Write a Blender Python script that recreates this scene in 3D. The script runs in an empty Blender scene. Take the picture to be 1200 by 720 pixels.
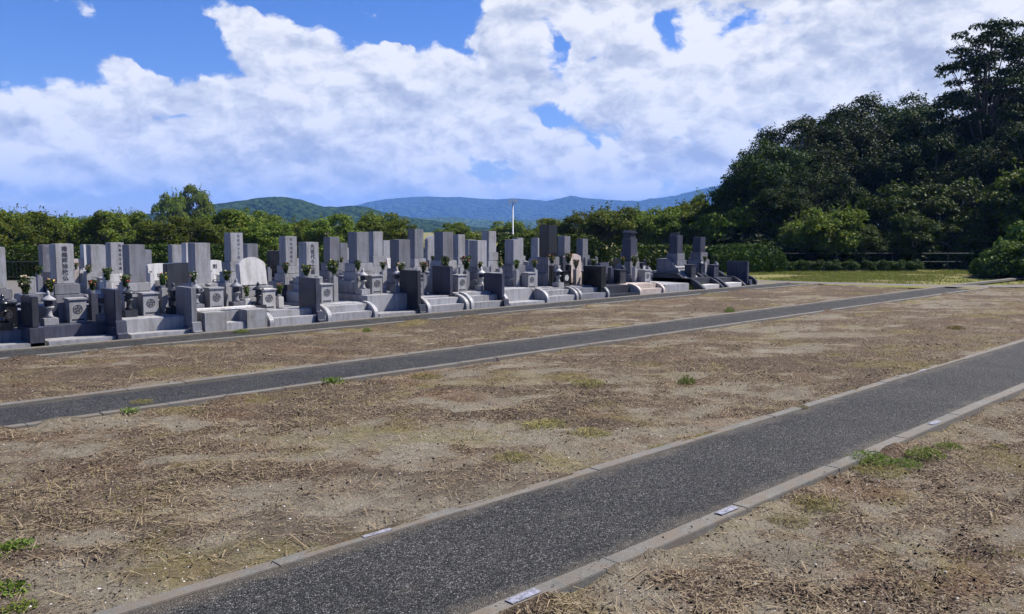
import bpy, bmesh, math, random
import numpy as np
from mathutils import Vector, Matrix, noise as mnoise
R = math.radians
rnd = random.Random(7)
rng = np.random.default_rng(11)
sc = bpy.context.scene
COL = sc.collection

# ------------------------------------------------------------------ survey of the place
B0, B1, A0, A1 = 2.535, 2.64, 3.67, 3.76      # near path: kerb, asphalt, kerb
D0, D1, C0, C1 = 7.86, 7.96, 8.90, 9.02
E0, E1, G0, G1 = 12.16, 12.28, 12.98, 13.12
FP = 1000.0; EYE = 1.65
PITCH = math.atan(90/FP); YAW = math.atan(1030/math.hypot(FP, 90))
FW = (math.cos(YAW), math.sin(YAW)); RT = (math.sin(YAW), -math.cos(YAW))
def ray(x, y):
    cx = (x-600)/FP; cy = -(y-360)/FP
    fw = math.cos(PITCH)+cy*math.sin(PITCH); up = -math.sin(PITCH)+cy*math.cos(PITCH)
    return (cx*RT[0]+fw*FW[0], cx*RT[1]+fw*FW[1], up)
def ground_at(x, y, z=0.0):
    r = ray(x, y); k = (z-EYE)/r[2]; return r[0]*k, r[1]*k
def on_row(x, y, Y):
    r = ray(x, y); k = Y/r[1]; return r[0]*k, EYE+r[2]*k
def far(x, d):            # bearing x, distance d
    r = (x-600)/FP*d; return (d*FW[0]+r*RT[0], d*FW[1]+r*RT[1])
def h_at(y, d):
    r = ray(600, y); return EYE+d*r[2]/math.hypot(r[0], r[1])

# ------------------------------------------------------------------ object helpers
def tag(o, label=None, cat=None, group=None, kind=None):
    if label: o['label'] = label
    if cat: o['category'] = cat
    if group: o['group'] = group
    if kind: o['kind'] = kind
    return o
def thing(name, label, cat, loc=(0, 0, 0), rz=0, group=None):
    o = bpy.data.objects.new(name, None); COL.objects.link(o)
    o.location = loc; o.rotation_euler = (0, 0, rz); o.empty_display_size = .2
    return tag(o, label, cat, group)
def link(name, me, mat, parent=None):
    o = bpy.data.objects.new(name, me); COL.objects.link(o)
    if mat is not None and len(me.materials) == 0: me.materials.append(mat)
    if parent is not None: o.parent = parent
    return o
def copy_tree(o, parent=None):
    c = o.copy(); COL.objects.link(c); c.parent = parent
    for ch in list(o.children): copy_tree(ch, c)
    return c
class MB:
    def __init__(s): s.bm = bmesh.new()
    def box(s, x0, x1, y0, y1, z0, z1, bev=.006, slope=None, tap=0):
        vs = []
        for z in (z0, z1):
            t = tap if z == z1 else 0
            for (x, y) in ((x0+t, y0+t), (x1-t, y0+t), (x1-t, y1-t), (x0+t, y1-t)):
                zz = z
                if slope and z == z1: zz = z+slope*(y-y0)/(y1-y0)
                vs.append(s.bm.verts.new((x, y, zz)))
        fs = [s.bm.faces.new([vs[i] for i in f]) for f in ((3,2,1,0),(4,5,6,7),(0,1,5,4),(1,2,6,5),(2,3,7,6),(3,0,4,7))]
        if bev:
            es = list({e for f in fs for e in f.edges})
            bmesh.ops.bevel(s.bm, geom=es, offset=bev, segments=2, affect='EDGES', clamp_overlap=True)
        return s
    def prism(s, pts, axis, a, b, bev=0):
        # pts 2D outline, extruded along axis ('x': pts=(y,z); 'y': pts=(x,z); 'z': pts=(x,y))
        def P(p, t):
            return (t, p[0], p[1]) if axis == 'x' else (p[0], t, p[1]) if axis == 'y' else (p[0], p[1], t)
        v0 = [s.bm.verts.new(P(p, a)) for p in pts]; v1 = [s.bm.verts.new(P(p, b)) for p in pts]
        fs = [s.bm.faces.new(v0), s.bm.faces.new(v1[::-1])]
        n = len(pts)
        for i in range(n): fs.append(s.bm.faces.new((v0[i], v1[i], v1[(i+1) % n], v0[(i+1) % n])))
        bmesh.ops.recalc_face_normals(s.bm, faces=fs)
        if bev: bmesh.ops.bevel(s.bm, geom=[e for f in fs[:2] for e in f.edges], offset=bev, segments=2, affect='EDGES', clamp_overlap=True)
        return s
    def lathe(s, prof, cx=0, cy=0, n=14):
        rings = []
        for (r, z) in prof:
            rings.append([s.bm.verts.new((cx+max(r, .0005)*math.cos(2*math.pi*k/n), cy+max(r, .0005)*math.sin(2*math.pi*k/n), z)) for k in range(n)])
        for a, b in zip(rings, rings[1:]):
            for k in range(n): s.bm.faces.new((a[k], a[(k+1) % n], b[(k+1) % n], b[k]))
        s.bm.faces.new(rings[0][::-1]); s.bm.faces.new(rings[-1]); return s
    def tube(s, p, q, r0, r1, n=7):
        p = Vector(p); q = Vector(q); d = (q-p); L = d.length
        if L < 1e-5: return s
        u = d.orthogonal().normalized(); v = d.normalized().cross(u)
        A = [s.bm.verts.new(p+(u*math.cos(2*math.pi*k/n)+v*math.sin(2*math.pi*k/n))*r0) for k in range(n)]
        B = [s.bm.verts.new(q+(u*math.cos(2*math.pi*k/n)+v*math.sin(2*math.pi*k/n))*r1) for k in range(n)]
        for k in range(n): s.bm.faces.new((A[k], A[(k+1) % n], B[(k+1) % n], B[k]))
        s.bm.faces.new(A[::-1]); s.bm.faces.new(B); return s
    def rot(s, ang, axis='Z', cent=(0, 0, 0)):
        bmesh.ops.rotate(s.bm, cent=cent, matrix=Matrix.Rotation(ang, 3, axis), verts=s.bm.verts); return s
    def build(s, name, mat, parent=None, smooth=False):
        me = bpy.data.meshes.new(name); s.bm.to_mesh(me); s.bm.free()
        if smooth: me.polygons.foreach_set('use_smooth', [True]*len(me.polygons))
        return link(name, me, mat, parent)
def quads_mesh(name, V, nq, rn=None):
    me = bpy.data.meshes.new(name); V = np.ascontiguousarray(V, np.float32).reshape(-1, 3)
    me.vertices.add(len(V)); me.vertices.foreach_set('co', V.ravel())
    me.loops.add(nq*4); me.loops.foreach_set('vertex_index', np.arange(nq*4, dtype=np.int32))
    me.polygons.add(nq); me.polygons.foreach_set('loop_start', np.arange(0, nq*4, 4, dtype=np.int32))
    if rn is not None:
        a = me.attributes.new('rnd', 'FLOAT', 'FACE'); a.data.foreach_set('value', rn.astype(np.float32))
    me.update(calc_edges=True); return me
def grid_mesh(name, xs, ys, zf, attrs=None):
    X, Y = np.meshgrid(xs, ys); Z = zf(X, Y); nx, ny = len(xs), len(ys)
    me = bpy.data.meshes.new(name); co = np.stack([X, Y, Z], -1).reshape(-1, 3).astype(np.float32)
    me.vertices.add(len(co)); me.vertices.foreach_set('co', co.ravel())
    i = np.arange((ny-1)*(nx-1)); r = i//(nx-1); c = i % (nx-1); b = r*nx+c
    q = np.stack([b, b+1, b+nx+1, b+nx], -1).astype(np.int32); nq = len(q)
    me.loops.add(nq*4); me.loops.foreach_set('vertex_index', q.ravel())
    me.polygons.add(nq); me.polygons.foreach_set('loop_start', np.arange(0, nq*4, 4, dtype=np.int32))
    me.polygons.foreach_set('use_smooth', np.ones(nq, bool))
    for k, fn in (attrs or {}).items():
        a = me.attributes.new(k, 'FLOAT', 'POINT'); a.data.foreach_set('value', fn(X, Y).ravel().astype(np.float32))
    me.update(calc_edges=True); return me

# value noise in numpy
def _h(ix, iy, s):
    n = (ix.astype(np.int64)*374761393+iy.astype(np.int64)*668265263+s*144665) & 0x7fffffff
    n = ((n ^ (n >> 13))*1274126177) & 0x7fffffff
    return ((n ^ (n >> 16)) & 0xffff)/65535.0
def vn(x, y, s=0):
    x = np.asarray(x, float); y = np.asarray(y, float)
    ix = np.floor(x); iy = np.floor(y); fx = x-ix; fy = y-iy; fx = fx*fx*(3-2*fx); fy = fy*fy*(3-2*fy)
    a = _h(ix, iy, s); b = _h(ix+1, iy, s); c = _h(ix, iy+1, s); d = _h(ix+1, iy+1, s)
    return (a*(1-fx)+b*fx)*(1-fy)+(c*(1-fx)+d*fx)*fy
def fbm(x, y, s=0, o=5):
    t = 0; a = .5; w = 0
    for k in range(o):
        t = t+a*vn(x*2**k+k*17.3, y*2**k-k*9.1, s+k); w += a; a *= .55
    return t/w
def sstep(a, b, x):
    t = np.clip((x-a)/(b-a), 0, 1); return t*t*(3-2*t)

# ------------------------------------------------------------------ materials
def new_mat(name):
    m = bpy.data.materials.new(name); m.use_nodes = True
    nt = m.node_tree; return m, nt, nt.nodes, nt.links, nt.nodes['Principled BSDF']
def N(ns, t, **k):
    n = ns.new(t)
    for a, b in k.items():
        if a.startswith('i_'): n.inputs[a[2:].replace('_', ' ')].default_value = b
        else: setattr(n, a, b)
    return n
def ramp(ns, pts):
    r = ns.new('ShaderNodeValToRGB'); e = r.color_ramp.elements
    while len(e) > 1: e.remove(e[-1])
    e[0].position = pts[0][0]; e[0].color = (*pts[0][1], 1)
    for p, c in pts[1:]:
        q = e.new(p); q.color = (*c, 1)
    return r
def mixc(ns, ls, fac, a, b, mode='MIX'):
    m = ns.new('ShaderNodeMix'); m.data_type = 'RGBA'; m.blend_type = mode
    for sock, v in ((m.inputs[0], fac), (m.inputs[6], a), (m.inputs[7], b)):
        if hasattr(v, 'type') and hasattr(v, 'links'): ls.new(v, sock)
        elif isinstance(v, (int, float)): sock.default_value = v
        else: sock.default_value = (*v, 1)
    return m.outputs[2]
def mth(ns, ls, op, a, b=None, c=None, clamp=False):
    m = ns.new('ShaderNodeMath'); m.operation = op; m.use_clamp = clamp
    for i, v in enumerate((a, b, c)):
        if v is None: continue
        if isinstance(v, (int, float)): m.inputs[i].default_value = v
        else: ls.new(v, m.inputs[i])
    return m.outputs[0]
def noise_(ns, ls, co, scale, detail=4, rough=.55, dist=0):
    n = N(ns, 'ShaderNodeTexNoise'); n.inputs['Scale'].default_value = scale; n.inputs['Detail'].default_value = detail
    n.inputs['Roughness'].default_value = rough; n.inputs['Distortion'].default_value = dist
    if co is not None: ls.new(co, n.inputs['Vector'])
    return n.outputs['Fac']
def bump(ns, ls, h, strength, dist, bs, prev=None):
    b = ns.new('ShaderNodeBump'); b.inputs['Strength'].default_value = strength; b.inputs['Distance'].default_value = dist
    ls.new(h, b.inputs['Height'])
    if prev is not None: ls.new(prev, b.inputs['Normal'])
    if bs is not None: ls.new(b.outputs[0], bs.inputs['Normal'])
    return b.outputs[0]
def geo_pos(ns): return ns.new('ShaderNodeNewGeometry').outputs['Position']

def granite(name, col, rough=.35, speck=.35, stain=.2):
    m, nt, ns, ls, bs = new_mat(name)
    tc = ns.new('ShaderNodeTexCoord').outputs['Object']
    oi = ns.new('ShaderNodeObjectInfo')
    f = noise_(ns, ls, tc, 110, 4, .85)
    g = noise_(ns, ls, geo_pos(ns), 2.6, 6, .7)
    c = np.array(col)
    r = ramp(ns, [(.3, tuple(c*(1-speck))), (.5, tuple(c)), (.72, tuple(np.minimum(c*(1+speck), .9)))])
    ls.new(f, r.inputs[0])
    st = ramp(ns, [(.35, (1-stain*.9, 1-stain, 1-stain*1.25)), (.6, (1, 1, 1))]); ls.new(g, st.inputs[0])
    c1 = mixc(ns, ls, 1.0, r.outputs[0], st.outputs[0], 'MULTIPLY')
    mpz = N(ns, 'ShaderNodeMapping'); mpz.inputs['Scale'].default_value = (14, 14, 1.3); ls.new(geo_pos(ns), mpz.inputs[0])
    sk = ramp(ns, [(.36, (.66, .65, .62)), (.52, (1, 1, 1)), (.75, (1.12, 1.12, 1.12))]); ls.new(noise_(ns, ls, mpz.outputs[0], 1.0, 5, .65), sk.inputs[0])
    c1 = mixc(ns, ls, .8, c1, sk.outputs[0], 'MULTIPLY')
    v = mth(ns, ls, 'MULTIPLY_ADD', oi.outputs['Random'], .22, .88)
    hs = ns.new('ShaderNodeHueSaturation'); ls.new(c1, hs.inputs['Color']); ls.new(v, hs.inputs['Value'])
    ls.new(hs.outputs[0], bs.inputs['Base Color'])
    bs.inputs['Specular IOR Level'].default_value = .5 if rough < .2 else .18
    rr = mth(ns, ls, 'MULTIPLY_ADD', g, .3, rough-.06); ls.new(rr, bs.inputs['Roughness'])
    bump(ns, ls, f, .08, .002, bs)
    return m
GR = {
 'light': granite('granite_light', (.285, .283, .30), .42),
 'mid':   granite('granite_mid', (.172, .173, .195), .38),
 'blue':  granite('granite_blue_grey', (.055, .057, .08), .3),
 'dark':  granite('granite_dark', (.04, .042, .052), .22, .3),
 'black': granite('granite_black', (.012, .012, .014), .16, .3, .05),
 'white': granite('granite_white', (.46, .45, .45), .5, .12, .12),
 'pink':  granite('granite_pinkish', (.42, .36, .33), .45, .2),
 'rough': granite('granite_rough_cut', (.26, .26, .275), .75, .55, .35),
}
def plain(name, col, rough=.6, metal=0, var=0.0, scale=8):
    m, nt, ns, ls, bs = new_mat(name)
    n = noise_(ns, ls, ns.new('ShaderNodeTexCoord').outputs['Object'], scale, 5, .6)
    c = np.array(col); r = ramp(ns, [(.3, tuple(c*(1-var))), (.7, tuple(np.minimum(c*(1+var), 1)))])
    ls.new(n, r.inputs[0]); ls.new(r.outputs[0], bs.inputs['Base Color'])
    bs.inputs['Roughness'].default_value = rough; bs.inputs['Metallic'].default_value = metal
    return m
M_INK = plain('engraved_dark', (.03, .03, .04), .8)
M_INKSOFT = plain('engraved_grey', (.12, .12, .15), .8)
M_WHITEINK = plain('engraved_white', (.6, .6, .6), .7)
M_METAL = plain('galvanised_metal', (.45, .46, .48), .4, .8, .15)
M_DARKMETAL = plain('dark_fence_metal', (.03, .035, .035), .5, .3)
M_FENCE = plain('fence_wire_grey', (.10, .10, .10), .5, .2)
M_POLE = plain('pole_white_paint', (.42, .43, .44), .5)
M_PLATE = plain('pale_marker_plate', (.17, .17, .20), .5, 0, .6, 30)
M_BARK = plain('bark', (.075, .06, .048), .9, 0, .5, 12)
M_BARKG = plain('bark_grey', (.19, .175, .155), .9, 0, .35, 10)
M_LENS = plain('lamp_lens', (.6, .62, .62), .25)
M_WOOD = plain('weathered_wood', (.16, .12, .09), .85, 0, .3, 20)

M_HEDGE_CORE = plain('hedge_core_shade', (.015, .02, .008), .9, 0, .6, 30)  # near-black tone standing in for the shade inside the hedges
def foliage(name, a, b, trans=.25, hue_by_obj=.5, yellow=(.16, .15, .03), ynoise=.72, scale=.8):
    m, nt, ns, ls, bs = new_mat(name)
    at = N(ns, 'ShaderNodeAttribute', attribute_name='rnd'); oi = ns.new('ShaderNodeObjectInfo')
    n = noise_(ns, ls, geo_pos(ns), scale, 3, .6)
    f = mth(ns, ls, 'MULTIPLY_ADD', n, .9, -.2); f = mth(ns, ls, 'MULTIPLY_ADD', at.outputs['Fac'], .5, f, True)
    c = mixc(ns, ls, f, a, b)
    y = mth(ns, ls, 'GREATER_THAN', at.outputs['Fac'], ynoise)
    y2 = mth(ns, ls, 'MULTIPLY', y, mth(ns, ls, 'MULTIPLY_ADD', n, 1.1, -.15, True))
    c = mixc(ns, ls, y2, c, yellow)
    v = mth(ns, ls, 'MULTIPLY_ADD', oi.outputs['Random'], hue_by_obj, 1-hue_by_obj*.5)
    hs = ns.new('ShaderNodeHueSaturation'); ls.new(c, hs.inputs['Color']); ls.new(v, hs.inputs['Value'])
    h = mth(ns, ls, 'MULTIPLY_ADD', oi.outputs['Random'], .03, .485); ls.new(h, hs.inputs['Hue'])
    ls.new(hs.outputs[0], bs.inputs['Base Color']); bs.inputs['Roughness'].default_value = .6
    bs.inputs['Specular IOR Level'].default_value = .08
    tr = ns.new('ShaderNodeBsdfTranslucent'); ls.new(hs.outputs[0], tr.inputs['Color'])
    mx = ns.new('ShaderNodeMixShader'); mx.inputs[0].default_value = trans
    ls.new(bs.outputs[0], mx.inputs[1]); ls.new(tr.outputs[0], mx.inputs[2])
    ls.new(mx.outputs[0], ns['Material Output'].inputs['Surface'])
    return m
F_CHERRY = foliage('leaves_mid_green', (.036, .062, .008), (.13, .175, .020), .35, .7, (.20, .18, .028))
F_FOREST = foliage('leaves_dark_green', (.005, .013, .0025), (.030, .056, .0065), .2, .9, (.08, .085, .013), .8)
F_FORLIT = foliage('leaves_bushy_green', (.016, .034, .005), (.058, .09, .013), .25, .6, (.11, .12, .016))
F_PINE = foliage('leaves_tall_tree', (.010, .022, .004), (.035, .058, .010), .15, .3, (.06, .06, .02), .85)
F_HEDGE = foliage('leaves_hedge', (.012, .025, .004), (.06, .10, .010), .15, .3, (.11, .13, .018), .8)
F_BRIGHT = foliage('leaves_bright_green', (.035, .07, .010), (.085, .145, .02), .3, .3, (.16, .19, .03))
F_WEED = foliage('weed_leaves', (.06, .10, .015), (.14, .20, .03), .35, .3, (.24, .23, .06), .8, 3)
F_DRYWEED = foliage('dry_weed_leaves', (.14, .125, .04), (.25, .22, .08), .3, .4, (.3, .24, .1), .5, 3)
F_STRAW = foliage('dry_straw', (.14, .105, .06), (.42, .34, .22), .12, .2, (.045, .028, .017), .5, 5)
F_CRUMB = foliage('dead_leaf_crumbs', (.022, .015, .010), (.075, .052, .034), .0, .2, (.22, .18, .13), .8, 5)
F_GRASS = foliage('verge_grass_blades', (.09, .12, .02), (.19, .215, .045), .3, .2, (.26, .21, .08), .6, 1)
F_BQ = foliage('bouquet_greens', (.02, .035, .012), (.06, .09, .02), .2, .6, (.09, .1, .03))

def dirt_mat(name, tint=(1, 1, 1)):
    m, nt, ns, ls, bs = new_mat(name); p = geo_pos(ns)
    mask = N(ns, 'ShaderNodeAttribute', attribute_name='litter').outputs['Fac']
    n1 = noise_(ns, ls, p, 1.1, 6, .6); n2 = noise_(ns, ls, p, 9, 6, .7, .4)
    n3 = noise_(ns, ls, p, 60, 4, .75, .6); n4 = noise_(ns, ls, p, 240, 2, .7)
    mp = N(ns, 'ShaderNodeMapping'); mp.inputs['Scale'].default_value = (9, 26, 10); mp.inputs['Rotation'].default_value = (0, 0, .77)
    ls.new(p, mp.inputs[0]); n5 = noise_(ns, ls, mp.outputs[0], 1.6, 5, .75, 1.2)
    t = np.array(tint)
    sand = ramp(ns, [(.3, tuple(np.array((.078, .064, .046))*t)), (.52, tuple(np.array((.160, .138, .104))*t)), (.72, tuple(np.array((.245, .221, .178))*t))])
    ls.new(mth(ns, ls, 'ADD', mth(ns, ls, 'MULTIPLY', n1, .45), mth(ns, ls, 'MULTIPLY', n2, .55)), sand.inputs[0])
    lit = ramp(ns, [(.40, (.010, .007, .005)), (.47, (.050, .034, .022)), (.54, (.135, .10, .068)), (.62, (.33, .275, .20))])
    ls.new(mth(ns, ls, 'ADD', mth(ns, ls, 'MULTIPLY', n3, .6), mth(ns, ls, 'MULTIPLY', n5, .4)), lit.inputs[0])
    f = mth(ns, ls, 'ADD', mask, mth(ns, ls, 'MULTIPLY_ADD', n2, 1.3, -.65))
    f = mth(ns, ls, 'ADD', f, mth(ns, ls, 'MULTIPLY_ADD', n3, 1.1, -.55))
    f = mth(ns, ls, 'ADD', f, mth(ns, ls, 'MULTIPLY_ADD', n5, 1.2, -.6))
    mr = N(ns, 'ShaderNodeMapRange'); mr.inputs[1].default_value = .3; mr.inputs[2].default_value = .65; ls.new(f, mr.inputs[0])
    c = mixc(ns, ls, mr.outputs[0], sand.outputs[0], lit.outputs[0])
    ca = N(ns, 'ShaderNodeAttribute', attribute_name='core').outputs['Fac']
    c = mixc(ns, ls, mth(ns, ls, 'MULTIPLY', ca, mth(ns, ls, 'MULTIPLY_ADD', n3, -1.6, 1.45, True)), c, mixc(ns, ls, n5, (.020, .014, .010), (.085, .06, .042)))
    # green-yellow weedy blush in patches
    gm = ramp(ns, [(.53, (0, 0, 0)), (.66, (.55, .55, .55))]); ls.new(noise_(ns, ls, p, .8, 5, .65, .3), gm.inputs[0])
    c = mixc(ns, ls, gm.outputs[0], c, mixc(ns, ls, n3, (.07, .062, .015), (.20, .165, .05)))
    rd = ramp(ns, [(.56, (0, 0, 0)), (.70, (.35, .35, .35))]); 
    mp2 = N(ns, 'ShaderNodeMapping'); mp2.inputs['Location'].default_value = (31, 7, 3); ls.new(p, mp2.inputs[0])
    ls.new(noise_(ns, ls, mp2.outputs[0], 1.0, 5, .6, .5), rd.inputs[0])
    c = mixc(ns, ls, rd.outputs[0], c, mixc(ns, ls, n3, (.07, .032, .017), (.19, .105, .06)))
    # pale grit and dark crumbs
    vo = N(ns, 'ShaderNodeTexVoronoi'); vo.inputs['Scale'].default_value = 75; ls.new(p, vo.inputs['Vector'])
    sr = N(ns, 'ShaderNodeSeparateColor'); ls.new(vo.outputs['Color'], sr.inputs[0])
    s1 = mth(ns, ls, 'MULTIPLY', mth(ns, ls, 'GREATER_THAN', sr.outputs[0], .86), mth(ns, ls, 'LESS_THAN', vo.outputs['Distance'], .38))
    c = mixc(ns, ls, mth(ns, ls, 'MULTIPLY', s1, .6), c, (.33, .29, .24))
    s2 = mth(ns, ls, 'MULTIPLY', mth(ns, ls, 'GREATER_THAN', sr.outputs[1], .78), mth(ns, ls, 'LESS_THAN', vo.outputs['Distance'], .42))
    c = mixc(ns, ls, mth(ns, ls, 'MULTIPLY', s2, .75), c, (.045, .035, .026))
    ls.new(c, bs.inputs['Base Color']); bs.inputs['Roughness'].default_value = .95; bs.inputs['Specular IOR Level'].default_value = .1
    hgt = mth(ns, ls, 'ADD', mth(ns, ls, 'MULTIPLY', n3, .6), mth(ns, ls, 'MULTIPLY', n4, .25)); hgt = mth(ns, ls, 'ADD', hgt, mth(ns, ls, 'MULTIPLY', n5, .4))
    b1 = bump(ns, ls, n2, .6, .05, None); bump(ns, ls, hgt, .9, .02, bs, b1)
    return m
M_DIRT = dirt_mat('dry_dirt_with_litter')
def asphalt_mat():
    m, nt, ns, ls, bs = new_mat('asphalt'); p = geo_pos(ns)
    vo = N(ns, 'ShaderNodeTexVoronoi'); vo.inputs['Scale'].default_value = 115; vo.inputs['Randomness'].default_value = 1; ls.new(p, vo.inputs['Vector'])
    sr = N(ns, 'ShaderNodeSeparateColor'); ls.new(vo.outputs['Color'], sr.inputs[0])
    cr = ramp(ns, [(0, (.010, .010, .0097)), (.35, (.028, .0277, .027)), (.7, (.063, .062, .060)), (.93, (.098, .096, .093)), (1, (.20, .196, .19))]); ls.new(sr.outputs[0], cr.inputs[0])
    g = noise_(ns, ls, p, 1.3, 5, .6); wr = ramp(ns, [(.35, (.82, .82, .82)), (.65, (1.15, 1.14, 1.1))]); ls.new(g, wr.inputs[0])
    c = mixc(ns, ls, 1, cr.outputs[0], wr.outputs[0], 'MULTIPLY')
    edge = ramp(ns, [(.35, (.10, .10, .10)), (.45, (1, 1, 1))])
    gap = ramp(ns, [(.40, (1, 1, 1)), (.62, (.4, .4, .4))]); ls.new(vo.outputs['Distance'], gap.inputs[0])
    c = mixc(ns, ls, 1, c, gap.outputs[0], 'MULTIPLY')
    dn = noise_(ns, ls, p, 3.2, 6, .7); dr = ramp(ns, [(.60, (0, 0, 0)), (.75, (.35, .35, .35))]); ls.new(dn, dr.inputs[0])
    c = mixc(ns, ls, dr.outputs[0], c, (.13, .11, .085))
    sx = N(ns, 'ShaderNodeSeparateXYZ'); ls.new(p, sx.inputs[0]); ed = None
    for e_ in (B1, A0, D1, C0):
        q_ = mth(ns, ls, 'ABSOLUTE', mth(ns, ls, 'SUBTRACT', sx.outputs[1], e_)); ed = q_ if ed is None else mth(ns, ls, 'MINIMUM', ed, q_)
    em = N(ns, 'ShaderNodeMapRange'); em.inputs[1].default_value = .11; em.inputs[2].default_value = 0; ls.new(mth(ns, ls, 'ADD', ed, mth(ns, ls, 'MULTIPLY_ADD', dn, .5, -.25)), em.inputs[0])
    c = mixc(ns, ls, mth(ns, ls, 'MULTIPLY', em.outputs[0], .3), c, (.15, .125, .095))
    ls.new(c, bs.inputs['Base Color']); bs.inputs['Roughness'].default_value = .72; bs.inputs['Specular IOR Level'].default_value = .15
    inv = mth(ns, ls, 'SUBTRACT', 1, vo.outputs['Distance']); hh = mth(ns, ls, 'ADD', inv, mth(ns, ls, 'MULTIPLY', sr.outputs[1], .6))
    bump(ns, ls, hh, .9, .008, bs)
    return m
M_ASPH = asphalt_mat()
def concrete_mat(name, a, b, dirt=.5):
    m, nt, ns, ls, bs = new_mat(name); p = geo_pos(ns)
    n1 = noise_(ns, ls, p, 2.2, 6, .65); n2 = noise_(ns, ls, p, 40, 5, .7); n3 = noise_(ns, ls, p, 300, 2, .7)
    r = ramp(ns, [(.3, a), (.7, b)]); ls.new(mth(ns, ls, 'ADD', mth(ns, ls, 'MULTIPLY', n1, .5), mth(ns, ls, 'MULTIPLY', n2, .5)), r.inputs[0])
    d = ramp(ns, [(.44, (0, 0, 0)), (.60, (dirt, dirt, dirt))]); ls.new(noise_(ns, ls, p, 5.5, 7, .72, .4), d.inputs[0])
    c = mixc(ns, ls, d.outputs[0], r.outputs[0], (.12, .095, .07))
    sp = ramp(ns, [(.38, (.55, .55, .55)), (.5, (1, 1, 1))]); ls.new(n3, sp.inputs[0])
    c = mixc(ns, ls, .6, c, sp.outputs[0], 'MULTIPLY')
    ls.new(c, bs.inputs['Base Color']); bs.inputs['Roughness'].default_value = .88
    bump(ns, ls, mth(ns, ls, 'ADD', n2, mth(ns, ls, 'MULTIPLY', n3, .5)), .6, .006, bs)
    return m
M_KERB = concrete_mat('kerb_concrete', (.06, .057, .05), (.165, .156, .138), .97)
M_ASPHW = concrete_mat('worn_asphalt', (.055, .052, .05), (.11, .10, .09), .8)
M_CONC = concrete_mat('pale_concrete', (.18, .18, .18), (.27, .27, .27), .3)
M_GRAVEL = concrete_mat('cemetery_gravel', (.06, .056, .052), (.14, .13, .12), .7)
def field_mat():
    m, nt, ns, ls, bs = new_mat('grassy_ground'); p = geo_pos(ns)
    n1 = noise_(ns, ls, p, .35, 6, .65, .5); n2 = noise_(ns, ls, p, 22, 5, .75)
    r = ramp(ns, [(.36, (.18, .135, .085)), (.5, (.18, .16, .06)), (.64, (.13, .15, .035))])
    ls.new(mth(ns, ls, 'ADD', mth(ns, ls, 'MULTIPLY', n1, .75), mth(ns, ls, 'MULTIPLY', n2, .25)), r.inputs[0])
    r2 = ramp(ns, [(.3, (.5, .5, .5)), (.6, (1.1, 1.1, 1.1))]); ls.new(n2, r2.inputs[0])
    ls.new(mixc(ns, ls, 1, r.outputs[0], r2.outputs[0], 'MULTIPLY'), bs.inputs['Base Color'])
    bs.inputs['Roughness'].default_value = .95; bs.inputs['Specular IOR Level'].default_value = .1
    bump(ns, ls, n2, .8, .05, bs); return m
M_FIELD = field_mat()
def hill_mat(name, a, b, sc1):
    m, nt, ns, ls, bs = new_mat(name); p = geo_pos(ns)
    vo = N(ns, 'ShaderNodeTexVoronoi'); vo.inputs['Scale'].default_value = sc1; ls.new(p, vo.inputs['Vector'])
    n1 = noise_(ns, ls, p, sc1*.12, 5, .6); n2 = noise_(ns, ls, p, sc1*1.5, 3, .7)
    f = mth(ns, ls, 'ADD', mth(ns, ls, 'MULTIPLY', n1, .6), mth(ns, ls, 'MULTIPLY', n2, .4))
    r = ramp(ns, [(.36, a), (.64, b)]); ls.new(f, r.inputs[0]); ls.new(r.outputs[0], bs.inputs['Base Color'])
    bs.inputs['Roughness'].default_value = 1; bs.inputs['Specular IOR Level'].default_value = 0
    hh = mth(ns, ls, 'SUBTRACT', n2, vo.outputs['Distance']); bump(ns, ls, hh, 1, 1.6/sc1, bs); return m

# ------------------------------------------------------------------ camera, light, sky
cam = bpy.data.cameras.new('camera'); co = bpy.data.objects.new('camera', cam); COL.objects.link(co)
co.location = (0, 0, EYE); co.rotation_euler = (math.pi/2-PITCH, 0, YAW-math.pi/2)
cam.sensor_width = 36; cam.lens = 30; cam.clip_start = .05; cam.clip_end = 60000; sc.camera = co
SUN_EL, SUN_AZ = 50, -27          # azimuth measured from the direction of the rows
sd = Vector((math.cos(R(SUN_EL))*math.cos(R(SUN_AZ)), math.cos(R(SUN_EL))*math.sin(R(SUN_AZ)), math.sin(R(SUN_EL))))
sl = bpy.data.lights.new('sun', 'SUN'); so = bpy.data.objects.new('sun', sl); COL.objects.link(so)
sl.energy = 5.0; sl.angle = R(.53); sl.color = (1, .955, .88)
so.rotation_euler = (-sd).to_track_quat('-Z', 'Y').to_euler(); so.location = (0, 0, 60)

w = bpy.data.worlds.new('World'); sc.world = w; w.use_nodes = True
ns, ls = w.node_tree.nodes, w.node_tree.links
bg = ns['Background']; SKY = .05; bg.inputs['Strength'].default_value = SKY
w.cycles.sampling_method = 'MANUAL'; w.cycles.sample_map_resolution = 256
sky = ns.new('ShaderNodeTexSky'); sky.sky_type = 'NISHITA'; sky.sun_disc = False
sky.sun_elevation = R(SUN_EL); sky.sun_rotation = math.atan2(sd.x, sd.y)
sky.air_density = 1.0; sky.dust_density = .2; sky.ozone_density = 3.0
tc = ns.new('ShaderNodeTexCoord').outputs['Generated']
sp = ns.new('ShaderNodeSeparateXYZ'); ls.new(tc, sp.inputs[0])
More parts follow.
